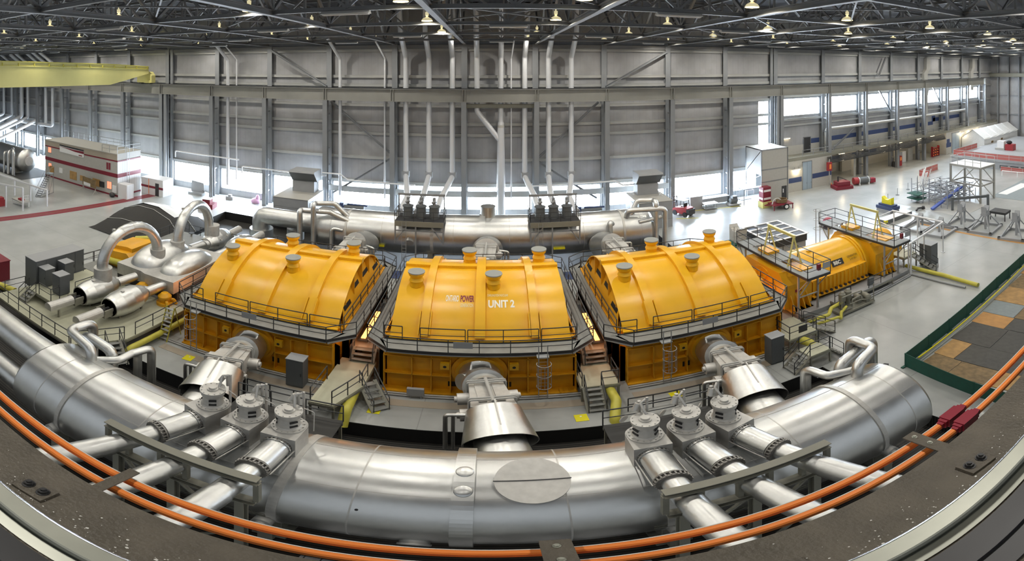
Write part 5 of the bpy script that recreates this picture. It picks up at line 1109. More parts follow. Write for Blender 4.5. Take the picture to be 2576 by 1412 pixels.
def valve_station(x0, x1, label):
    t = thing('valve_station', label, 'platform', ((x0+x1)/2, 43.4, 4.7), 0, 'far valve stations'); w_ = (x1-x0)/2
    m = MB(); m.box(-w_, -1.2, -.25, w_, 1.6, 0); m.build('deck', dark, t); m = MB(); m.box(-w_, -1.25, -.5, w_, -1.2, .05); m.build('fascia', steelg, t)
    m = MB(); railing([(-w_, -1.2, 0), (w_, -1.2, 0), (w_, 1.6, 0)], 1.05, .9, .022, True, 0, m); railing([(-w_, -1.2, 0), (-w_, 1.6, 0)], 1.05, .9, .022, True, 0, m); m.build('handrail', rail_d, t)
    m = MB(); m.bar((-w_, .6, 2.3), (w_, .6, 2.3), .2, .2)
    for x in (-w_+.1, 0, w_-.1): m.bar((x, .6, 0), (x, .6, 2.3), .12, .12)
    for s in (-1, 1): m.bar((s*w_*.98, -1.1, -2.2), (s*w_*.5, -1.1, -.5), .1, .1); m.bar((s*w_*.98, -1.1, -2.4), (s*w_*.98, -1.1, -.4), .12, .12)
    m.bar((-w_, -1.1, -1.0), (w_, -1.1, -1.0), .1, .1); m.bar((-.3, -1.15, -5.8), (-.3, -1.15, -.4), .12, .12); m.build('frame', steel, t)
    m = MB()
    for d in (-.2, .2): m.bar((-w_*.6+d, -1.35, -4.4), (-w_*.6+d, -1.35, 0), .04, .04)
    for k in range(12): m.bar((-w_*.6-.2, -1.35, -4.2+k*.35), (-w_*.6+.2, -1.35, -4.2+k*.35), .03, .03)
    m.build('ladder', rail_l, t)
    for x in (-w_*.55, 0, w_*.55):
        m = MB(); m.cyl((x, .3, 0), (x, .3, 1.15), .48, n=20); m.cyl((x, .3, 1.15), (x, .3, 1.25), .55, n=20); b = m.build('valve_body', cabg, t)
        m = MB(); m.cyl((x, .3, 1.25), (x, .3, 2.1), .16, n=12); m.bar((x+.2, .3, 1.3), (x+.2, .3, 2.5), .06, .06); m.cyl((x-.2, .1, 1.6), (x+.15, .1, 1.8), .14, n=10); m.build('actuator', steel, b)
valve_station(-8.8, -4.2, 'dark valve station on top of the far vessel, left one'); valve_station(3.8, 8.5, 'dark valve station on top of the far vessel, right one')
# blue tarpaulined pit edge between the turbines and the far vessel
m = MB(); m.box(-16, 38.9, .02, 17, 40.6, .05); struct(m.build('trim_90', blue))
m = MB(); railing([(-17, 38.6, 0), (18, 38.6, 0)], 1.05, 1.8, .025); tag(m.build('guard_rail', rail_d), 'long dark guard railing behind the yellow hoods', 'railing')
def air_handler(x0, x1, flip, label):
    t = thing('air_handler', label, 'air handler', ((x0+x1)/2, 50.3, 0), 0, 'air handlers'); w_ = (x1-x0)/2
    m = MB(); m.box(-w_, 0, 0, w_, 5.2, 3.4); m.build('housing', cabl, t); m = MB(); m.box(-w_-.04, -.04, 3.4, w_+.04, 5.2, 3.46); m.build('roof', bldg, t)
    m = MB()
    for z in (1.1, 2.25): m.box(-w_-.01, -.015, z, w_+.01, .0, z+.04)
    m.build('panel_joints', steel, t)
    m = MB(); m.box(-w_*.55, 3.4, 3.46, w_*.75, 5.0, 4.9); m.build('riser', cabl, t)
    m = MB(); a = -1 if flip else 1; m.prism([(3.6, 4.9), (5.0, 4.9), (5.0, 6.4), (2.6, 6.4), (2.5, 6.2)], 'x', -w_*.6, w_*.9); h = m.build('outlet_hood', cabl, t)
    m = MB(); m.loft([[(-w_*.57, 3.53, 4.98), (w_*.87, 3.53, 4.98)], [(-w_*.57, 2.52, 6.14), (w_*.87, 2.52, 6.14)]], False, False, False); m.build('louvre', cabg, h)
    m = MB(); s = -1 if flip else 1
    for y in (.6, 1.5, 2.4): m.box(s*(w_+.01), y, .4, s*(w_+.05), y+.75, 2.9)
    m.build('side_panels', steell, t)
    for k, y in enumerate((1.0, 2.6)):
        m = MB(); m.lathe((s*(w_+.5), y, .1), (0,0,1), [(0, .25), (.3, .25), (.3, .15), (.8, .15), (.8, .25), (1.0, .2)], 14); m.tube(fillet([(s*(w_+.5), y, .8), (s*(w_+1.0), y, 1.5), (s*(w_+1.2), y+.6, .6)], .2, 4), .1, 8); m.build('valve_set', alud, t)
air_handler(-25.5, -20.9, False, 'grey air handling unit with a louvred outlet, left of the far vessel'); air_handler(17.0, 21.2, True, 'grey air handling unit with a louvred outlet, right of the far vessel')
for k, (x, lab) in enumerate(((-16.5, 'left of'), (12.5, 'right of'))):
    t = thing('wall_machine', 'dark machinery standing at the far wall, %s the tall pipes' % lab, 'machine', (x, 55.0, 0)); m = MB(); m.box(-1.6, -.6, 0, 1.6, .6, 1.2); m.cyl((-1.4, 0, 1.5), (1.2, 0, 1.5), .4, n=14); m.build('body', cabg, t); m = MB(); m.box(-1.9, -.4, 1.0, -1.4, .4, 2.2); m.tube([(-1, 0, 2.0), (1.6, .1, 1.9)], .12, 8); m.build('head', blue, t)
# ------------------------------------------------------------------ left part of the hall
bl = thing('site_office', 'two-storey beige site office with dark red stripes, far left', 'building', (-58.5, 49.5, 0))
W2, D2, HB = 9.3, 2.5, 6.6
m = MB(); m.box(-W2, -D2, 0, W2, D2, HB); m.build('walls', bldg, bl)
m = MB(); m.box(W2, -D2, 0, W2+.05, D2, HB-1.0); m.build('white_end_wall', siding_w, bl)
m = MB()
for z0, z1 in ((0, .25), (3.0, 3.6), (HB-1.15, HB-.95)): m.box(-W2-.03, -D2-.03, z0, W2+.08, -D2, z1); m.box(W2+.04, -D2-.03, z0, W2+.09, D2, z1)
m.build('red_stripes', red, bl)
m = MB(); m.box(-W2-.02, -D2-.02, HB-.93, W2-.02, -D2, HB); m.build('fascia', brownp, bl)
m = MB(); m.box(-W2-.1, -D2-.1, HB, W2+.1, D2+.1, HB+.12); m.build('roof', bldg, bl)
m = MB(); railing([(-W2+.2, D2, HB+.1), (W2, D2, HB+.1), (W2, -D2, HB+.1), (W2-3.4, -D2, HB+.1)], 1.1, 1.6, .03, True, 0, m); m.build('roof_railing', rail_l, bl)
for x, z, w_, h, mt in ((-7.9, 4.5, .8, .9, redglow), (-7.8, 1.9, .8, .6, redglow), (7.4, 4.0, .9, 1.1, red), (7.6, 1.0, .9, 1.1, redglow)):
    m = MB(); m.box(x-w_/2-.08, -D2-.05, z-.08, x+w_/2+.08, -D2, z+h+.08); f = m.build('window_frame', steell, bl); m = MB(); m.box(x-w_/2, -D2-.06, z, x-.04, -D2-.05, z+h); m.box(x+.04, -D2-.06, z, x+w_/2, -D2-.05, z+h); m.build('pane', mt, f)
m = MB(); m.prism([(-4.9, 5.1), (1.6, 5.0), (1.6, 6.3), (-4.9, 6.4)], 'y', -D2-.08, -D2-.04); bn = m.build('banner', white, bl)
m = MB(); m.prism([(-4.9, 6.4), (1.6, 6.3), (1.6, 6.05), (-1, 6.05), (-4.9, 6.15)], 'y', -D2-.1, -D2-.08); m.build('banner_band', dark, bn); m = MB(); m.prism([(-4.9, 6.05), (-1, 5.95), (1.6, 6.0), (1.6, 5.6), (-.6, 5.65), (-2.5, 5.85)], 'y', -D2-.1, -D2-.08); m.build('banner_wave', red, bn); m = MB(); m.box(.3, -D2-.1, 5.15, 1.2, -D2-.08, 5.3); m.build('banner_mark', red, bn)
m = MB()
for d in (-.25, .25): m.bar((W2+.4, -.6+d, 0), (W2+.4, -.6+d, HB+1.1), .05, .05)
for k in range(19): m.bar((W2+.4, -.85, .3+k*.35), (W2+.4, -.35, .3+k*.35), .03, .03)
m.build('ladder', rail_l, bl)
for k, (x, z, w_, h, mt, nm) in enumerate(((-7.3, .9, 1.3, 1.2, ply, 'tan notice board'), (-4.6, 1.3, .9, .9, white, 'pair of white notices'), (-1.2, .8, 1.8, 1.4, ply, 'tan notice board with papers'), (1.2, 1.0, 1.2, .9, ply, 'small tan notice board'), (2.7, 1.0, 1.1, .8, dark, 'dark notice board'), (4.6, .8, 1.7, 1.2, ply, 'cluttered notice board'), (5.9, .9, 1.1, .9, dark, 'dark square notice board'), (8.7, .5, .9, 1.2, white, 'white notice'))):
    m = MB(); m.box(x-w_/2, -.07, z, x+w_/2, 0, z+h); tag(m.build('notice_board', mt, loc=(-58.5, 47.0, 0)), '%s on the site office front, %s from the left' % (nm, ORD[k+1]), 'board', 'boards on the site office')
t = thing('standing_board', 'brown display board on splayed legs in front of the site office', 'board', (-54.0, 45.6, 0), -.12); m = MB(); m.box(-1.8, -.05, 1.0, 1.8, .05, 2.3); m.build('panel', plyd, t); m = MB(); m.box(-1.5, -.07, 1.0, .4, -.05, 1.5); m.build('poster', white, t)
for x in (-1.7, 1.7): m = MB(); m.bar((x, 0, .3), (x, 0, 2.3), .08, .08); m.bar((x, -.5, 0), (x, 0, .7), .06, .06); m.bar((x, .5, 0), (x, 0, .7), .06, .06); m.build('leg', bldg, t)
t = thing('rolling_stairs', 'blue-grey rolling stairs in front of the site office', 'stairs', (-57.0, 39.6, 0), .35); m = MB()
for k in range(11): m.box(-.4, -2.0+k*.25, .27+k*.27, .4, -1.72+k*.25, .31+k*.27)
m.build('treads', dark, t); m = MB()
for s in (-.42, .42): m.bar((s, -2.1, .1), (s, .8, 3.2), .05, .1); m.bar((s, 1.4, 0), (s, 1.4, 3.2), .05, .05); m.bar((s, -2.0, 0), (s, 1.4, .1), .05, .05); m.bar((s, .2, 0), (s, 1.4, 2.8), .04, .04); m.bar((s, -2.1, 1.1), (s, .8, 4.2), .04, .04); m.bar((s, .8, 4.2), (s, 1.5, 4.2), .04, .04)
m.build('frame', steel, t); m = MB(); m.box(-.45, .7, 3.2, .45, 1.5, 3.26); m.build('platform', bluel, t)
t = thing('white_cabin', 'small white cabin with a red stripe right of the site office', 'cabin', (-46.3, 52.6, 0)); m = MB(); m.box(-2.2, -1.2, 0, 2.2, 1.2, 2.6); m.build('walls', siding_w, t); m = MB(); m.box(-2.22, -1.23, 1.1, 2.22, -1.2, 1.45); m.build('stripe', red, t); m = MB(); m.box(.7, -1.24, 0, 1.4, -1.2, 2.0); m.build('door', dark, t)
m = MB(); m.bar((-.6, -1.25, .1), (-.6, -1.25, 2.5), .05, .05); m.build('orange_post', ora, t)
m = MB(); m.box(-48.95, 46.9, 0, -47.1, 48.3, 2.2); tag(m.build('storage_locker', siding_w), 'white locker against the right end of the site office', 'locker')
m = MB(); blob(m, (0, 0, .35), (.5, .4, .4), 10, 6); tag(m.build('bag_heap', dark, loc=(-49.7, 46.4, 0)), 'dark bag on the floor at the corner of the site office', 'bag')
m = MB()
for a, b in (((-50.13, 27.87), (-46.0, 52.7)),):
    d = Vector((a[0]-b[0], a[1]-b[1], 0)).normalized(); n = Vector((-d.y, d.x, 0)); A = Vector((*b, .004)); B = A+d*60
    m.add([A-n*.8, B-n*.8, B+n*.8, A+n*.8], [(0,1,2,3)])
gi += 1; struct(m.build('trim_%d' % gi, red))
m = MB(); m.add([A-n*.05+Vector((0,0,.003)), B-n*.05+Vector((0,0,.003)), B+n*.05+Vector((0,0,.003)), A+n*.05+Vector((0,0,.003))], [(0,1,2,3)]); gi += 1; struct(m.build('trim_%d' % gi, plyd))
nb = thing('neighbour_vessel', 'silver vessel end of the neighbouring unit at the left edge', 'vessel', (-70, 45.0, MZ)); m = MB(); m.lathe((-20, 0, 0), (1,0,0), [(0, MR), (19, MR)], 48, False); m.dome((-1, 0, 0), (1,0,0), MR, .9, 48); m.build('shell', alu, nb); m = MB(); m.box(-2.6, -1.5, -MZ, -2.1, 1.5, -1.2); m.build('saddle', steelg, nb)
m = MB(); m.lathe((-.3, 0, 0), (1,0,0), [(0, .9), (.25, .85)], 24); m.build('end_patch', alud, nb)
pipes('vent_piping', 'bent silver piping in front of the neighbouring vessel', 'piping', [([(-72.5, 43, 4.6), (-71.0, 42.2, 4.6), (-71.0, 42.2, -.3)], .3), ([(-73, 43, 4.2), (-72.4, 42.0, 4.2), (-72.4, 42.0, -.3)], .3), ([(-74.5, 43, 3.9), (-73.6, 41.8, 3.9), (-73.6, 41.8, -.3)], .22)], alu2, group='vessel end piping')
m = MB(); m.box(-90, 41.5, .0, -67, 49, .02); gi += 1; struct(m.build('trim_%d' % gi, pit_m))
t = thing('pipe_pen', 'white pipe railing pen with equipment at the left edge', 'railing', (-54.0, 31.5, 0)); m = MB(); railing([(-3, -1.4, 0), (2.3, .7, 0)], 3.3, 2.6, .09, False, 0, m); railing([(-4, .6, 1.6), (2.3, 4.6, 0)], 2.4, 2.8, .09, False, 0, m); m.build('rails', pipew, t)
t = thing('white_trolley', 'white trolley with a wire side inside the pipe pen', 'trolley', (-54.2, 33.4, 0)); m = MB(); m.box(-1.4, -.6, .7, 1.4, .6, .85); m.build('bed', bldg, t); m = MB()
for x in (-1.3, 1.3):
    for y in (-.5, .5): m.bar((x, y, 0), (x, y, .75), .08, .08)
m.bar((-1.3, -.5, .15), (1.3, -.5, .5), .05, .05); railing([(1.3, -.55, .85), (1.3, .55, .85)], .9, .3, .02, True, 0, m); m.build('frame', white, t); m = MB(); m.box(-.2, -.3, .85, .6, .3, 1.1); m.build('load', redb, t)
m = MB(); m.box(-.8, -.5, 0, .8, .5, .9); m.box(-.3, -.4, .9, .5, .4, 1.2); tag(m.build('red_drum_box', redb, loc=(-55.8, 31.0, 0)), 'red equipment box by the trolley at the left edge', 'box')
# overhead crane
cr = thing('overhead_crane', 'pale yellow overhead crane bridge entering at the upper left', 'crane', (-51.3, 56.2, 17.08))
m = MB(); m.loft([[(-.9, -1.0, 1.6), (.9, -1.0, 1.6), (.9, -1.0, 2.75), (-.9, -1.0, 2.75)], [(-.9, -9.5, 0.0), (.9, -9.5, 0.0), (.9, -9.5, 3.1), (-.9, -9.5, 3.1)], [(-.9, -60, .1), (.9, -60, .1), (.9, -60, 3.9), (-.9, -60, 3.9)]], True, False); m.build('girder', craney, cr)
m = MB()
m.bar((.95, -1, 2.35), (.95, -9.5, 2.6), .04, .05); m.bar((.95, -9.5, 2.6), (.95, -60, 3.3), .04, .05); m.bar((.95, -1, 2.75), (.95, -9.5, 3.1), .1, .06); m.bar((.95, -9.5, 3.1), (.95, -60, 3.9), .1, .06)
for k in range(24): m.box(.9, -1.5-k*2.4, 2.4+.035*k, 1.0, -1.4-k*2.4, 2.75+.04*k)
m.build('girder_trim', yelp, cr)
m = MB(); m.prism([(-2.2, .1), (1.0, .1), (1.0, 1.3), (.5, 1.9), (-.4, 1.9), (-2.2, 1.7)], 'y', -.5, .5); m.build('end_truck', craney, cr)
for x in (-1.6, .3): m = MB(); m.cyl((x, -.35, .2), (x, .35, .2), .26, n=18); m.build('wheel', dark, cr)
m = MB(); m.box(-.2, -.8, .05, .8, .55, .5); m.build('buffer', craney, cr)
# dark tent and mats behind the steam end
tt = thing('dark_tent', 'low dark tarpaulin tent with a white ridge sheet behind the arched pipes', 'tent', (-36.6, 40.5, 0))
m = MB(); rs = []
for k in range(13):
    y = -5.5+k*11/12; f = sin(pi*k/12); h = .1+2.3*f**.8; rs.append([(-5.0, y, 0), (-3.6, y, h*.8), (-1.2, y, h*1.15), (1.2, y, h*1.15), (3.6, y, h*.8), (5.2, y, 0)])
m.loft(rs, False, True, False); m.build('cover', tarpd, tt)
m = MB(); rs2 = [[tuple(Vector(r[j])+Vector((0, 0, .05+.05*sin(k*2+j)))) for j in (1, 2, 3, 4)] for k, r in enumerate(rs) if 6 <= k <= 11]; m.loft(rs2, False, True, False); m.build('white_sheet', tarp, tt)
m = MB()
for k in (2, 5, 8, 11): m.tube([Vector(p)+Vector((0,0,.04)) for p in rs[k]], .04, 6)
m.build('ribs', steell, tt)
m = MB(); m.box(-30.5, 40.6, .0, -22.5, 44.0, .04); tag(m.build('floor_mat', mgrey), 'dark blue-grey floor sheet in front of the left end pipes', 'mat')
for k, (x, y) in enumerate(((-29.0, 38.4), (-26.6, 38.6), (-25.0, 38.0), (-31.0, 38.2))):
    t = thing('small_valve', 'small valve with a handwheel behind the left hood, %s from the left' % ORD[(2, 3, 4, 1)[k]], 'valve', (x, y, 0), 0, 'small valves'); m = MB(); m.cyl((0,0,0), (0,0,1.5), .1, n=10); m.lathe((0,0,.6), (0,0,1), [(0, .1), (.15, .28), (.4, .28), (.55, .1)], 12); m.build('body', bldg, t); m = MB(); m.lathe((0,0,1.5), (0,0,1), [(0, .3), (.06, .3)], 14); m.build('handwheel', dark, t)
t = thing('red_cart', 'red step cart standing on the shiny floor at the left', 'cart', (-36.0, 51.2, 0), .2); m = MB(); m.box(-1.1, -.8, 0, 1.1, .8, .7); m.build('body', red, t); m = MB(); m.box(-.5, -.5, .7, .6, .5, 1.3); m.build('box', red, t); m = MB(); m.box(-.55, -.55, 1.3, .65, .55, 1.36); m.build('lid', white, t); m = MB(); m.bar((.3, .4, 1.36), (.2, .4, 2.1), .05, .05); m.bar((.2, .4, 2.1), (-.9, .4, 2.3), .05, .05); m.build('handle', dark, t)
m = MB(); blob(m, (0, 0, .3), (.75, .45, .5), 14, 8, 1.7); blob(m, (.3, .1, .7), (.35, .3, .6), 12, 8, 1.6); tag(m.build('pink_bundle', pink, loc=(-31.5, 56.6, 0)), 'pink plastic bundle on the floor under the left windows', 'bundle')
t = thing('leaning_board', 'pale board on a low trolley under the leftmost near windows', 'board', (-41.3, 56.0, 0)); m = MB(); m.bar((-1.3, 0, .18), (1.3, 0, .18), 1.0, .36); m.build('trolley', rail_l, t); m = MB(); m.prism([(-1.2, .35), (1.3, .35), (1.1, 1.9), (-1.1, 2.1)], 'y', .2, .26); m.build('board', mgrey if False else cabl, t)
m = MB(); m.box(-.6, -.2, 0, .6, .2, .5); m.box(-.2, -.15, .5, .3, .15, .8); tag(m.build('wall_heater', cabl, loc=(-35.6, 56.3, 0)), 'small white unit at the foot of the left silver pipe', 'unit')
# ------------------------------------------------------------------ right part of the hall
tw = thing('grey_tower', 'tall grey clad enclosure at the joint of the far wall, right', 'enclosure', (38.1, 53.2, 0))
m = MB(); m.box(-2.3, 0, 0, 2.3, .12, 8.0); m.box(-2.3, 0, 7.9, 2.3, 4.2, 8.0); m.box(2.2, 0, 0, 2.3, 3.0, 8.0); m.box(-2.3, 0, 4.3, -2.2, 4.2, 8.0); m.build('cladding', bldg, tw)
m = MB()
for z in (3.2, 5.0, 7.88): m.box(-2.34, -.04, z, 2.34, 0, z+.14)
for x in (-2.34, 2.24): m.box(x, -.04, 0, x+.1, .0, 8.0)
m.bar((-2.25, .2, 7.8), (-2.25, 4.0, 4.4), .1, .1); m.bar((-2.25, .2, 4.3), (-2.25, 4.0, 2.6), .1, .1); m.bar((-2.25, 4.1, 0), (-2.25, 4.1, 8), .15, .15); m.build('frame', steel, tw)
m = MB(); m.box(1.2, -.06, 0, 2.05, 0, 2.2); d = m.build('door', dark, tw); m = MB(); m.box(1.35, -.08, 1.2, 1.5, -.06, 1.8); m.build('door_window', white, d)
m = MB(); m.box(-4.6, 1.0, 2.2, -2.3, 3.6, 2.3); m.bar((-4.5, 1.1, 0), (-4.5, 1.1, 2.2), .08, .08); m.bar((-4.5, 3.5, 0), (-4.5, 3.5, 2.2), .08, .08); m.build('side_shelf', cabg, tw)
t = thing('red_cabinet', 'red and white tool cabinet on a yellow plinth beside the grey tower', 'cabinet', (35.5, 51.9, 0)); m = MB(); m.box(-.75, -.6, 0, .75, .6, .9); m.build('plinth', craney, t); m = MB(); m.box(-.65, -.5, .9, .65, .5, 3.0); m.build('body', red, t); m = MB()
for z in (1.2, 2.35): m.box(-.55, -.52, z, .6, -.5, z+.3); m.box(-.67, -.45, z, -.65, .45, z+.3)
m.build('white_panels', white, t)
t = thing('red_trailer', 'red two-wheeled trailer with a hose coil in front of the grey tower', 'trailer', (36.9, 50.2, 0), -.15); m = MB(); m.box(-1.5, -.9, .65, 1.5, .9, .8); m.bar((-2.4, 0, .7), (-1.4, -.5, .7), .1, .1); m.bar((-2.4, 0, .7), (-1.4, .5, .7), .1, .1)
for x in (-1.4, 1.4): m.bar((x, -.85, 0), (x, -.85, .7), .1, .1)
m.build('bed', red, t)
for s in (-1, 1): m = MB(); m.cyl((.4, s*1.0, .42), (.4, s*.82, .42), .42, n=20); w_ = m.build('wheel', black, t); m = MB(); m.cyl((.4, s*1.02, .42), (.4, s*1.0, .42), .25, n=16); m.build('hub', white, w_)
m = MB()
for k in range(5): m.tube([(.2+.75*cos(a), .1+.6*sin(a), .9+.1*k) for a in [i*pi/10 for i in range(21)]], .06, 6)
m.build('hose_coil', plyd, t); m = MB(); m.tube([(-1.0+.1*cos(a), -.2+.0*a, .8+.9*sin(a)) if 0 else (-.7+.7*cos(a), -.3, .8+.8*sin(a)) for a in [i*pi/10 for i in range(11)]], .09, 8); m.build('hoop', bldg, t)
def vehicle(name, lab, loc, rz, c1, c2):
    t = thing(name, lab, 'forklift', loc, rz, 'forklifts'); m = MB(); m.prism([(-1.3, .35), (1.1, .35), (1.3, .6), (1.3, 1.25), (.6, 1.35), (-1.0, 1.0), (-1.3, .8)], 'y', -.6, .6); m.build('body', c1, t)
    m = MB(); m.prism([(1.1, .3), (1.55, .4), (1.55, 1.1), (1.1, 1.2)], 'y', -.62, .62); m.build('counterweight', c2, t)
    for x in (-.85, .85):
        for s in (-1, 1): m = MB(); m.cyl((x, s*.66, .35), (x, s*.45, .35), .35, n=18); m.build('wheel', black, t)
    m = MB()
    for x in (-.9, .7):
        for s in (-1, 1): m.bar((x, s*.5, 1.0), (x*.8, s*.48, 2.15), .06, .06)
    m.build('cab_frame', dark, t); m = MB(); m.box(-.8, -.55, 2.15, .65, .55, 2.22); m.build('cab_roof', white, t)
    m = MB(); m.box(-.1, -.3, 1.2, .45, .3, 1.35); m.box(.35, -.3, 1.35, .5, .3, 1.8); m.build('seat', black, t)
    m = MB()
    for s in (-1, 1): m.box(-1.45, s*.38-.05, .1, -1.33, s*.38+.05, 2.4); m.box(-2.4, s*.3-.06, .08, -1.4, s*.3+.06, .14)
    for z in (.6, 1.5, 2.3): m.box(-1.44, -.4, z, -1.36, .4, z+.1)
    m.build('mast', dark, t)
vehicle('forklift', 'red forklift truck parked under the right windows', (24.2, 54.0, 0), -1.15, redb, dark)
for k, (x, y, lab) in enumerate(((26.8, 55.6, 'grey upright panel'), (28.6, 54.9, 'white trolley table'), (32.3, 54.9, 'grey pump cart'))):
    t = thing(('upright_panel', 'trolley_table', 'pump_cart')[k], lab + ' standing under the right windows', ('panel', 'table', 'cart')[k], (x, y, 0))
    m = MB()
    if k == 0: m.box(-.9, -.25, 0, .9, .1, 1.9); m.build('panel', cabl, t)
    elif k == 1:
        m.box(-1.0, -.6, .8, 1.0, .6, .9); m.build('top', white, t); m = MB()
        for a in (-.8, .8):
            for b in (-.4, .4): m.bar((a, b, .1), (a, b, .8), .06, .06)
        m.box(-.9, -.5, .1, .9, .5, .16); m.build('frame', rail_l, t)
    else: m.box(-.9, -.6, .1, .9, .6, .3); m.build('base', cabl, t); m = MB(); m.cyl((-.6, 0, .75), (.5, 0, .75), .35, n=16); m.box(-.3, -.3, .3, .4, .3, 1.4); m.build('pump', cabg, t)
m = MB(); m.box(27.3, 56.1, .3, 32.0, 57.0, 1.1); m.box(27.0, 56.0, 1.1, 32.3, 57.1, 1.2); tag(m.build('work_bench', cabl), 'long grey bench under the right windows', 'bench')
m = MB()
for a, b in (((23.2, 55.6), (33.5, 54.0)), ((22.8, 52.9), (25.5, 52.0))):
    d = Vector((b[0]-a[0], b[1]-a[1], 0)).normalized(); n = Vector((-d.y, d.x, 0)); A = Vector((*a, .004)); B_ = Vector((*b, .004)); m.add([A-n*.12, B_-n*.12, B_+n*.12, A+n*.12], [(0,1,2,3)])
gi += 1; struct(m.build('trim_%d' % gi, yelp))
m = MB(); m.box(34.6, 55.2, 2.3, 37.0, 57.0, 2.4); tag(m.build('mezzanine_shelf', cabg), 'small dark shelf platform left of the grey tower', 'shelf') if False else None
t = thing('white_scaffold', 'thin white tube stand between the windows and the grey tower', 'scaffold', (34.2, 54.6, 0)); m = MB()
for a in (-.7, .7):
    for b in (-.8, .8): m.bar((a, b, 0), (a, b, 2.2), .05, .05)
for z in (.6, 2.2): railing([(-.7, -.8, z), (.7, -.8, z), (.7, .8, z)], .02, 5, .025, False, 0, m)
m.box(-.7, -.8, 2.2, .7, .8, .0+2.26) if False else None; m.build('tubes', white, t); m = MB(); m.box(-1.2, -.6, .8, .5, .6, .9); m.build('shelf', cabl, t)
# gallery wall fittings
pp = thing('gallery_pipe', 'fat pale pipe along the gallery wall turning down at its left end', 'pipe', (51.5, 57.25, 5.5)); m = MB(); m.tube(fillet([(0, 0, 0), (0, 0, 3.8), (46, 0, 3.9)], .5, 4), .27, 12); m.build('pipe', bldg, pp)
for k, x in enumerate((JX+2.6, 61.5, 66.5, 71.5, 78.0, 83.0, 55.5, 92, 96, 100)):
    inr = RX0 < x < RX1; y = 57.6 if inr else 55.4; z = 4.55 if inr else (4.3 if k else 3.9)
    if k == 0: y, z = 55.75, 3.6
    t = thing('gallery_lamp', 'warm lit lamp under the gallery, %s from the left' % ORD[(1, 3, 4, 5, 6, 7, 2, 8, 9, 10)[k]], 'lamp', (x, y, z), 0, 'gallery lamps'); m = MB(); m.prism([(-.16, 0), (.16, 0), (.08, .14), (-.08, .14)], 'x', -.7, .7); m.build('shade', white, t); m = MB(); m.box(-.65, -.1, -.05, .65, .1, 0); m.build('glow_tube', glowwarm, t); m = MB(); m.bar((-.4, 0, .1), (-.4, 0, .45), .03, .03); m.bar((.4, 0, .1), (.4, 0, .45), .03, .03); m.build('hangers', dark, t)
    l = bpy.data.lights.new('gallery_light', 'POINT'); l.energy = 90; l.color = (1, .82, .55); l.shadow_soft_size = .25; lo = bpy.data.objects.new('gallery_light', l); COL.objects.link(lo); lo.parent = t; lo.location = (0, -.2, -.3)
t = thing('gallery_lamp', 'warm lit lamp above the gallery floor beside the dark door', 'lamp', (JX+2.5, 58.24, 8.3), 0, 'gallery lamps'); m = MB(); m.box(-.7, -.15, 0, .7, .15, .12); m.build('shade', white, t); m = MB(); m.box(-.65, -.12, -.05, .65, .12, 0); m.build('glow_tube', glowwarm, t)
t = thing('cable_tray', 'dark bundle of cable trays hanging under the gallery edge', 'cable tray', (RX0-1, 55.0, 4.0)); m = MB()
for k in range(5): m.box(0, .0+.1*k, -.1+.22*k, 34, .5+.1*k, -.06+.22*k)
m.build('trays', dark, t); m = MB()
for k in range(12): m.bar((.5+k*3, .3, -.2), (.5+k*3, .3, 1.2), .05, .05)
m.build('hangers', steel, t); m = MB()
for k in range(4): m.tube([(0, .2+.1*k, 0+.2*k), (34, .2+.1*k, .02+.2*k)], .05, 6)
m.build('cables', cabg, t)
for k, (x, w_, h, mt, nm, y) in enumerate(((54.5, 2.6, 3.0, bldg, 'grey-beige room divider', 61.5), (58.3, .5, 3.9, cream, 'cream column', 57.5), (60.6, 2.6, 3.6, bldg, 'tall beige locker wall', 61.8), (70.0, .6, 3.9, cream, 'cream post', 57.5), (72.3, .9, 2.4, cabl, 'silver locker', 58.2), (74.0, 1.4, 2.2, white, 'white panel', 58.8), (76.5, 1.6, 2.6, steell, 'steel cabinet', 59.0))):
    m = MB(); m.box(-w_/2, -.3, 0, w_/2, .3, h); m.box(-w_/2-.03, -.33, h, w_/2+.03, .33, h+.06); tag(m.build('recess_unit', mt, loc=(x, y, 0)), nm + ' standing in the recess under the gallery', 'unit')
t = thing('red_rack', 'rack of red fittings at the right end of the gallery recess', 'rack', (83.2, 57.0, 0)); m = MB()
for z in (.1, .7, 1.3, 1.9): m.box(-1.2, -.3, z, 1.2, .3, z+.05)
for x in (-1.2, 1.2): m.box(x-.04, -.3, 0, x+.04, .3, 2.3)
m.build('frame', redb, t)
for z in (.15, .75, 1.35):
    for k in range(6): m = MB(); m.cyl((-1.0+k*.4, -.25, z+.2), (-1.0+k*.4, .25, z+.2), .15, n=10); m.build('fitting', redb if k % 2 else ora, t)
t = thing('red_stand', 'red stand with an orange sign on the recess floor', 'stand', (70.8, 57.0, 0)); m = MB(); m.box(-.35, -.3, 0, .35, .3, 2.0); m.build('body', redb, t); m = MB(); m.box(-.28, -.32, 1.1, .28, -.3, 1.8); m.build('sign', ora, t)
m = MB(); m.cyl((0,0,0), (0,0,1.0), .35, n=16); tag(m.build('waste_bin', dark, loc=(69.3, 57.3, 0)), 'dark round bin beside the red stand', 'bin')
t = thing('red_post', 'red and orange fire post in front of the gallery wall', 'post', (50.2, 55.0, 0)); m = MB(); m.box(-.06, -.06, 0, .06, .06, 4.6); m.build('post', steell, t); m = MB(); m.box(-.4, -.25, 2.7, .4, .25, 4.1); m.build('box', redb, t); m = MB(); m.box(-.2, -.27, 3.0, .2, -.25, 3.8); m.build('sign', ora, t); m = MB(); m.cyl((-.1, -.6, 0), (-.1, -.6, .75), .18, .03, 12); m.build('cone', ora, t)
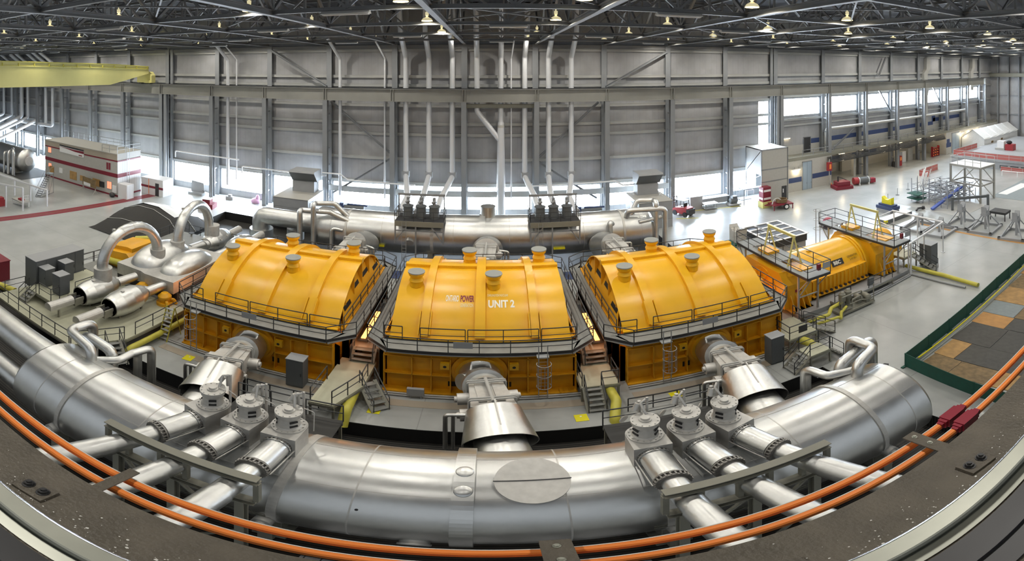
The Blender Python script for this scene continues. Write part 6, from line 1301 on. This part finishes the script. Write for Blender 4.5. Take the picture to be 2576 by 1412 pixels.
t = thing('red_machine', 'dark red machine on a stepped base in front of the gallery', 'machine', (50.9, 52.8, 0), -.3); m = MB(); m.box(-1.5, -1.1, 0, 1.5, 1.1, .5); m.box(-1.1, -.8, .5, 1.1, .8, 1.2); m.build('base', red, t); m = MB(); m.bar((-.7, 0, 1.2), (-.7, 0, 2.0), .2, .2); m.bar((-.7, 0, 2.0), (.8, 0, 1.3), .1, .1); m.build('arm', dark, t)
t = thing('red_tank_cart', 'red and grey cylinder cart lying in front of the gallery', 'cart', (55.1, 52.2, 0), -.35); m = MB(); m.cyl((-1.6, 0, .7), (1.2, 0, .7), .55, n=20); m.build('cylinder', cabg, t); m = MB(); m.cyl((-1.7, 0, .7), (-.9, 0, .7), .6, n=20); m.build('red_end', redb, t); m = MB()
for x in (-.8, .9): m.lathe((x, 0, .7), (1,0,0), [(0, .6), (.12, .6)], 20); m.box(x-.05, -.6, 0, x+.1, .6, .3)
m.build('cradle', white, t); m = MB(); m.box(1.2, -.4, .2, 2.2, .4, .9); m.build('motor', maroon, t)
# s-bent air ducts on the far wall
for k, x in enumerate((80.5, 100.5)):
    t = thing('air_duct', 'white bent air duct coming down the far wall, %s one' % ('left', 'right')[k], 'duct', (x, 57.95, 5.5), 0, 'bent air ducts')
    m = MB(); L = [(0.9, 0, 16.4), (.9, 0, 13.9), (0, 0, 13.0), (0, 0, 11.0), (.5, 0, 9.5), (0, 0, 8.0), (0, 0, 0)] if k == 0 else [(0.7, 0, 16.4), (.7, 0, 14.2), (0, 0, 13.2), (0, 0, 8.5)]
    rs = [[(px-.65, -.4, pz), (px+.65, -.4, pz), (px+.65, .4, pz), (px-.65, .4, pz)] for px, _, pz in L]; m.loft(rs, True, False); m.build('duct', bldg, t)
# far right: netted pit edge, tents, scaffolding
def netting(label, pts, z, h):
    t = thing('red_netting', label, 'fence', (pts[0][0], pts[0][1], z), 0, 'red nettings'); x0, y0 = pts[0]
    for a, b in zip(pts, pts[1:]): m = MB(); m.bar((a[0]-x0, a[1]-y0, h/2), (b[0]-x0, b[1]-y0, h/2), .03, h); m.build('net', redmesh, t)
    m = MB(); railing([(a-x0, b-y0, 0) for a, b in pts], h+.05, 2.4, .03, True, 0, m); m.build('rails', steell, t)
netting('red netting fence on the floor around the scaffolding', [(72.3, 49.0), (65.9, 48.6), (66.3, 46.6)], 0, 1.1)
pw = thing('grey_parapet', 'raised grey floor slab edge behind the scaffolding', 'slab', (78.0, 40.0, 0)); m = MB(); m.box(0, -16, 0, 30, 9.5, 1.9); m.box(-.1, -16, 1.5, 0, 9.5, 1.95); m.build('slab', cabl, pw); m = MB()
for k in range(6): m.box(-.04, -14+k*2.2, .3, 0, -12.3+k*2.2, .9)
m.build('openings', dark, pw)
netting('red netting on the upper edge of the raised grey slab', [(88, 49.2), (78.3, 49.2), (78.1, 24.5)], 1.95, 1.0)
netting('red netting along the foot of the raised grey slab', [(77.0, 38.0), (76.4, 24.5)], 0, .9)
t = thing('white_tent', 'white fabric tent house with wrinkled roof behind the raised grey slab', 'tent', (92.5, 49.8, 0)); m = MB()
m.loft([[(x, 0, 0), (x, 0, 3.3), (x, 3.0, 5.2), (x, 6.0, 3.3), (x, 6.0, 0)] for x in (0, 18.5)], True, False, False); m.build('fabric_walls', tarp, t)
m = MB()
for k in range(5):
    x = -.2+k*3.75; m.loft([[(x, -.18, 3.2), (x, 3.0, 5.28), (x, 6.1, 3.2)], [(x+1.8, -.18, 3.05), (x+1.8, 3.0, 4.95), (x+1.8, 6.1, 3.05)], [(x+3.75, -.18, 3.2), (x+3.75, 3.0, 5.28), (x+3.75, 6.1, 3.2)]], False, True, False)
m.build('fabric_roof', tarp, t)
for x in (3.4, 8.5): m = MB(); m.box(x, -.05, 0, x+1.0, 0, 2.3); m.build('doorway', plyd, t)
t = thing('red_crate_pile', 'red bins and white boxes in front of the white tent', 'boxes', (88.8, 42.2, 1.9)); m = MB(); m.box(-.8, -1.6, 0, .8, .2, 1.3); m.build('red_bin', redb, t); m = MB(); m.box(-.6, .6, .4, .6, 2.2, 1.9); m.build('white_box', white, t); m = MB(); m.box(-.8, .4, 0, .8, 2.6, .4); m.build('pallet', bldg, t); m = MB(); blob(m, (0, -.4, 1.7), (.5, .7, .4), 10, 6); m.build('black_bag', black, t)
st = thing('scaffold_tower', 'beige steel tower with a white top platform on the far right floor', 'tower', (58.5, 33.5, 0), -.12)
for x in (-1.7, 1.7):
    for y in (-2.7, 2.7): m = MB(); m.ibeam((x, y, 0), (x, y, 5.3), .25, .25, .04); m.build('leg', bldg, st)
m = MB()
for s in (-1.7, 1.7): m.ibeam((s, -2.8, 5.2), (s, 2.8, 5.2), .2, .3, .03); m.ibeam((s, -2.7, 2.6), (s, 2.7, 2.6), .15, .2, .03)
for s in (-2.7, 2.7): m.ibeam((-1.7, s, 5.2), (1.7, s, 5.2), .2, .3, .03); m.ibeam((-1.7, s, 2.6), (1.7, s, 2.6), .15, .2, .03)
m.build('beams', bldg, st); m = MB(); m.box(-1.8, -2.8, 5.35, 1.8, 2.8, 5.42); m.build('top_platform', white, st)
m = MB()
for s in (-1.7, 1.7): m.bar((s, -2.7, 2.6), (s, 0, 5.1), .1, .1); m.bar((s, 2.7, 2.6), (s, 0, 5.1), .1, .1); m.bar((s, -2.7, .1), (s, 0, 2.5), .1, .1); m.bar((s, 2.7, .1), (s, 0, 2.5), .1, .1)
m.build('braces', bldg, st); m = MB(); railing([(-1.75, -2.75, 5.42), (-1.75, 2.75, 5.42), (1.75, 2.75, 5.42), (1.75, -2.75, 5.42)], 1.1, 1.4, .03, True, 0, m); m.build('railing', steell, st)
sc = thing('tube_scaffold', 'dense silver tube scaffolding left of the beige steel tower', 'scaffold', (55.6, 36.6, 0), -.1); rr = random.Random(11); m = MB()
for i in range(6):
    for j in range(7):
        h = 3.6-.35*i+rr.uniform(-.3, .5); m.cyl((-3.4+i*1.3, -3.4+j*1.1, 0), (-3.4+i*1.3, -3.4+j*1.1, h), .055, n=6)
for z in (.6, 1.2, 1.8, 2.5):
    for i in range(5): m.cyl((-3.2+i*1.5, -3.2, z), (-3.2+i*1.5, 3.3, z), .04, n=6); m.cyl((-3.5, -3+i*1.5, z+.08), (3.3, -3+i*1.5, z+.08), .04, n=6)
for k in range(40): a = Vector((rr.uniform(-3, 3), rr.uniform(-3, 3), rr.uniform(.3, 1.2))); m.cyl(a, a+Vector((rr.uniform(-2, 2), rr.uniform(-2, 2), rr.uniform(.4, 1.6))), .045, n=6)
m.build('tubes', cage, sc); m = MB()
for k in range(18): m.cbox((rr.uniform(-2.6, 2.6), rr.uniform(-2.6, 2.6), rr.choice((.7, 1.7, 2.5))), (1.6, .6, .06), rr.uniform(0, 3))
m.build('boards', cabl, sc); m = MB(); m.box(-4.4, 1.0, .6, -2.6, 3.2, .75); m.box(-4.4, 1.0, 1.3, -2.6, 3.2, 1.4); m.build('green_boxes', green, sc)
m = MB(); m.bar((-5.2, -2.2, .2), (.8, -2.6, 2.3), .5, .25); m.build('blue_beam', mat('bright_blue_beam', (.07, .12, .42), .5), sc)
m = MB()
for k in range(5): m.bar((-2.5, 2.5-k*.3, 2.2), (-1.8+.5*cos(k), 2.6-k*.5, 4.6+.4*sin(k*2)), .12, .12)
m.build('white_wraps', white, sc)
m = MB(); m.box(50.0, 30.0, .0, 56.5, 42.0, .015); gi += 1; struct(m.build('trim_%d' % gi, steell))
m = MB(); m.box(60.5, 22, .0, 75, 31.5, .02); gi += 1; struct(m.build('trim_%d' % gi, mgrey))
m = MB(); m.add([(62.5, 29.8, .024), (70, 29.0, .024), (70, 30.8, .024), (62.5, 31.3, .024)], [(0,1,2,3)]); gi += 1; struct(m.build('trim_%d' % gi, white))
m = MB(); m.box(44.6, 18, .0, 45.0, 33, .01); gi += 1; struct(m.build('trim_%d' % gi, plyo))
t = thing('barrier_stand', 'white low barrier rail beside the raised slab', 'barrier', (73.5, 30.0, 0)); m = MB(); railing([(0, -6, 0), (0, 6, 0)], 1.0, 3.0, .07, False, 0, m); m.build('rail', white, t)
for k, (x, y) in enumerate(((50.2, 42.6), (53.6, 43.6), (57.2, 44.4), (48.6, 41.2))):
    t = thing('chain_post', 'slim barrier post on a round base, far right floor, %s from the left' % ORD[(2, 3, 4, 1)[k]], 'post', (x, y, 0), 0, 'chain posts'); m = MB(); m.cyl((0,0,0), (0,0,.05), .3, n=14); m.cyl((0,0,.05), (0,0,1.1), .03, n=8); m.build('post', cabg, t)
t = thing('black_table', 'black wheeled table behind the rotor stands', 'table', (51.5, 25.5, 0)); m = MB(); m.box(-.8, -1.1, .9, .8, 1.1, 1.2); m.build('top', dark, t); m = MB()
for a in (-.7, .7):
    for b in (-1, 1): m.bar((a, b, 0), (a, b, .9), .1, .1)
m.build('legs', dark, t)
m = MB(); m.tube([(-.8, 0, .1), (-.3, .1, .3), (.2, 0, .25), (.8, -.2, .1)], .14, 8); m.cbox((.6, -.1, .2), (.4, .3, .4), .3); tag(m.build('lifting_hook', dark, loc=(49.5, 36.4, 0)), 'dark hook tackle lying on the grey floor, far right', 'hook')
t = thing('pink_machine', 'pink wrapped machine on a pallet behind the right generator platform', 'machine', (36.5, 40.2, 0)); m = MB(); m.box(-.8, -.7, 0, .8, .7, .2); m.build('pallet', dark, t); m = MB(); blob(m, (0, 0, .7), (.7, .6, .6), 14, 8, 2.4); m.build('wrap', maroon, t)
# ------------------------------------------------------------------ tidy: pieces that do not touch become parts of their own
def clusters(me, eps=.015):
    n = len(me.vertices); par = list(range(n))
    def find(a):
        while par[a] != a: par[a] = par[par[a]]; a = par[a]
        return a
    polys = [tuple(p.vertices) for p in me.polygons]
    for p in polys:
        r = find(p[0])
        for v in p[1:]: par[find(v)] = r
    box = {}
    for i, v in enumerate(me.vertices):
        r = find(i); c = v.co; b = box.get(r)
        if b is None: box[r] = [c.x, c.y, c.z, c.x, c.y, c.z]
        else:
            for k in range(3):
                if c[k] < b[k]: b[k] = c[k]
                if c[k] > b[k+3]: b[k+3] = c[k]
    keys = list(box)
    if len(keys) > 500: return polys, None
    q = {k: k for k in keys}
    def f2(a):
        while q[a] != a: a = q[a]
        return a
    for i, a in enumerate(keys):
        A = box[a]
        for b in keys[i+1:]:
            B = box[b]
            if all(A[k] <= B[k+3]+eps and B[k] <= A[k+3]+eps for k in range(3)): q[f2(a)] = f2(b)
    grp = {}
    for j, p in enumerate(polys): grp.setdefault(f2(find(p[0])), []).append(j)
    return polys, list(grp.values())
def singular(n):
    n = n.split('.')[0]
    if n in ('trip_gear', 'glass'): return n
    if n.endswith('boxes'): return n[:-2]
    return n[:-1] if n.endswith('s') and not n.endswith('ss') else n
SKIP = ('lettering', 'paint_chips', 'pipework', 'branch_pipes', 'panel_joints', 'red_stripes', 'girder_trim', 'jacket_seam', 'web_members', 'tubes', 'hose_coil')
users = {}
for o in list(bpy.data.objects):
    if o.type == 'MESH' and o.parent is not None and o.get('kind') is None and o.parent.get('kind') is None: users.setdefault(o.data, []).append(o)
for me, obs in users.items():
    if obs[0].name.split('.')[0] in SKIP or len(me.polygons) < 12: continue
    polys, g = clusters(me)
    if not g or not 2 <= len(g) <= 60: continue
    co = [tuple(v.co) for v in me.vertices]; sm = [p.use_smooth for p in me.polygons]; nm = singular(obs[0].name); new = []
    for pl in g:
        idx = {}; fs = []
        for j in pl:
            for v in polys[j]: idx.setdefault(v, len(idx))
            fs.append([idx[v] for v in polys[j]])
        m2 = bpy.data.meshes.new(nm); m2.from_pydata([co[v] for v in idx], [], fs); m2.polygons.foreach_set('use_smooth', [sm[j] for j in pl])
        for mt in me.materials: m2.materials.append(mt)
        m2.update(); new.append(m2)
    for o in obs:
        o.data = new[0]; o.name = nm
        for m2 in new[1:]:
            c = o.copy(); c.data = m2; c.name = nm; COL.objects.link(c)
# a thing with one part only is that one mesh
for t in [o for o in bpy.data.objects if o.type == 'EMPTY' and o.parent is None]:
    ch = list(t.children)
    if len(ch) == 1 and ch[0].type == 'MESH' and not (ch[0].location.length > 1e-6):
        o = ch[0]; nm = t.name; o.parent = None; o.location = t.location; o.rotation_euler = t.rotation_euler
        for k in ('label', 'category', 'group', 'kind'):
            if k in t: o[k] = t[k]
        for k in list(o.children): pass
        bpy.data.objects.remove(t); o.name = nm
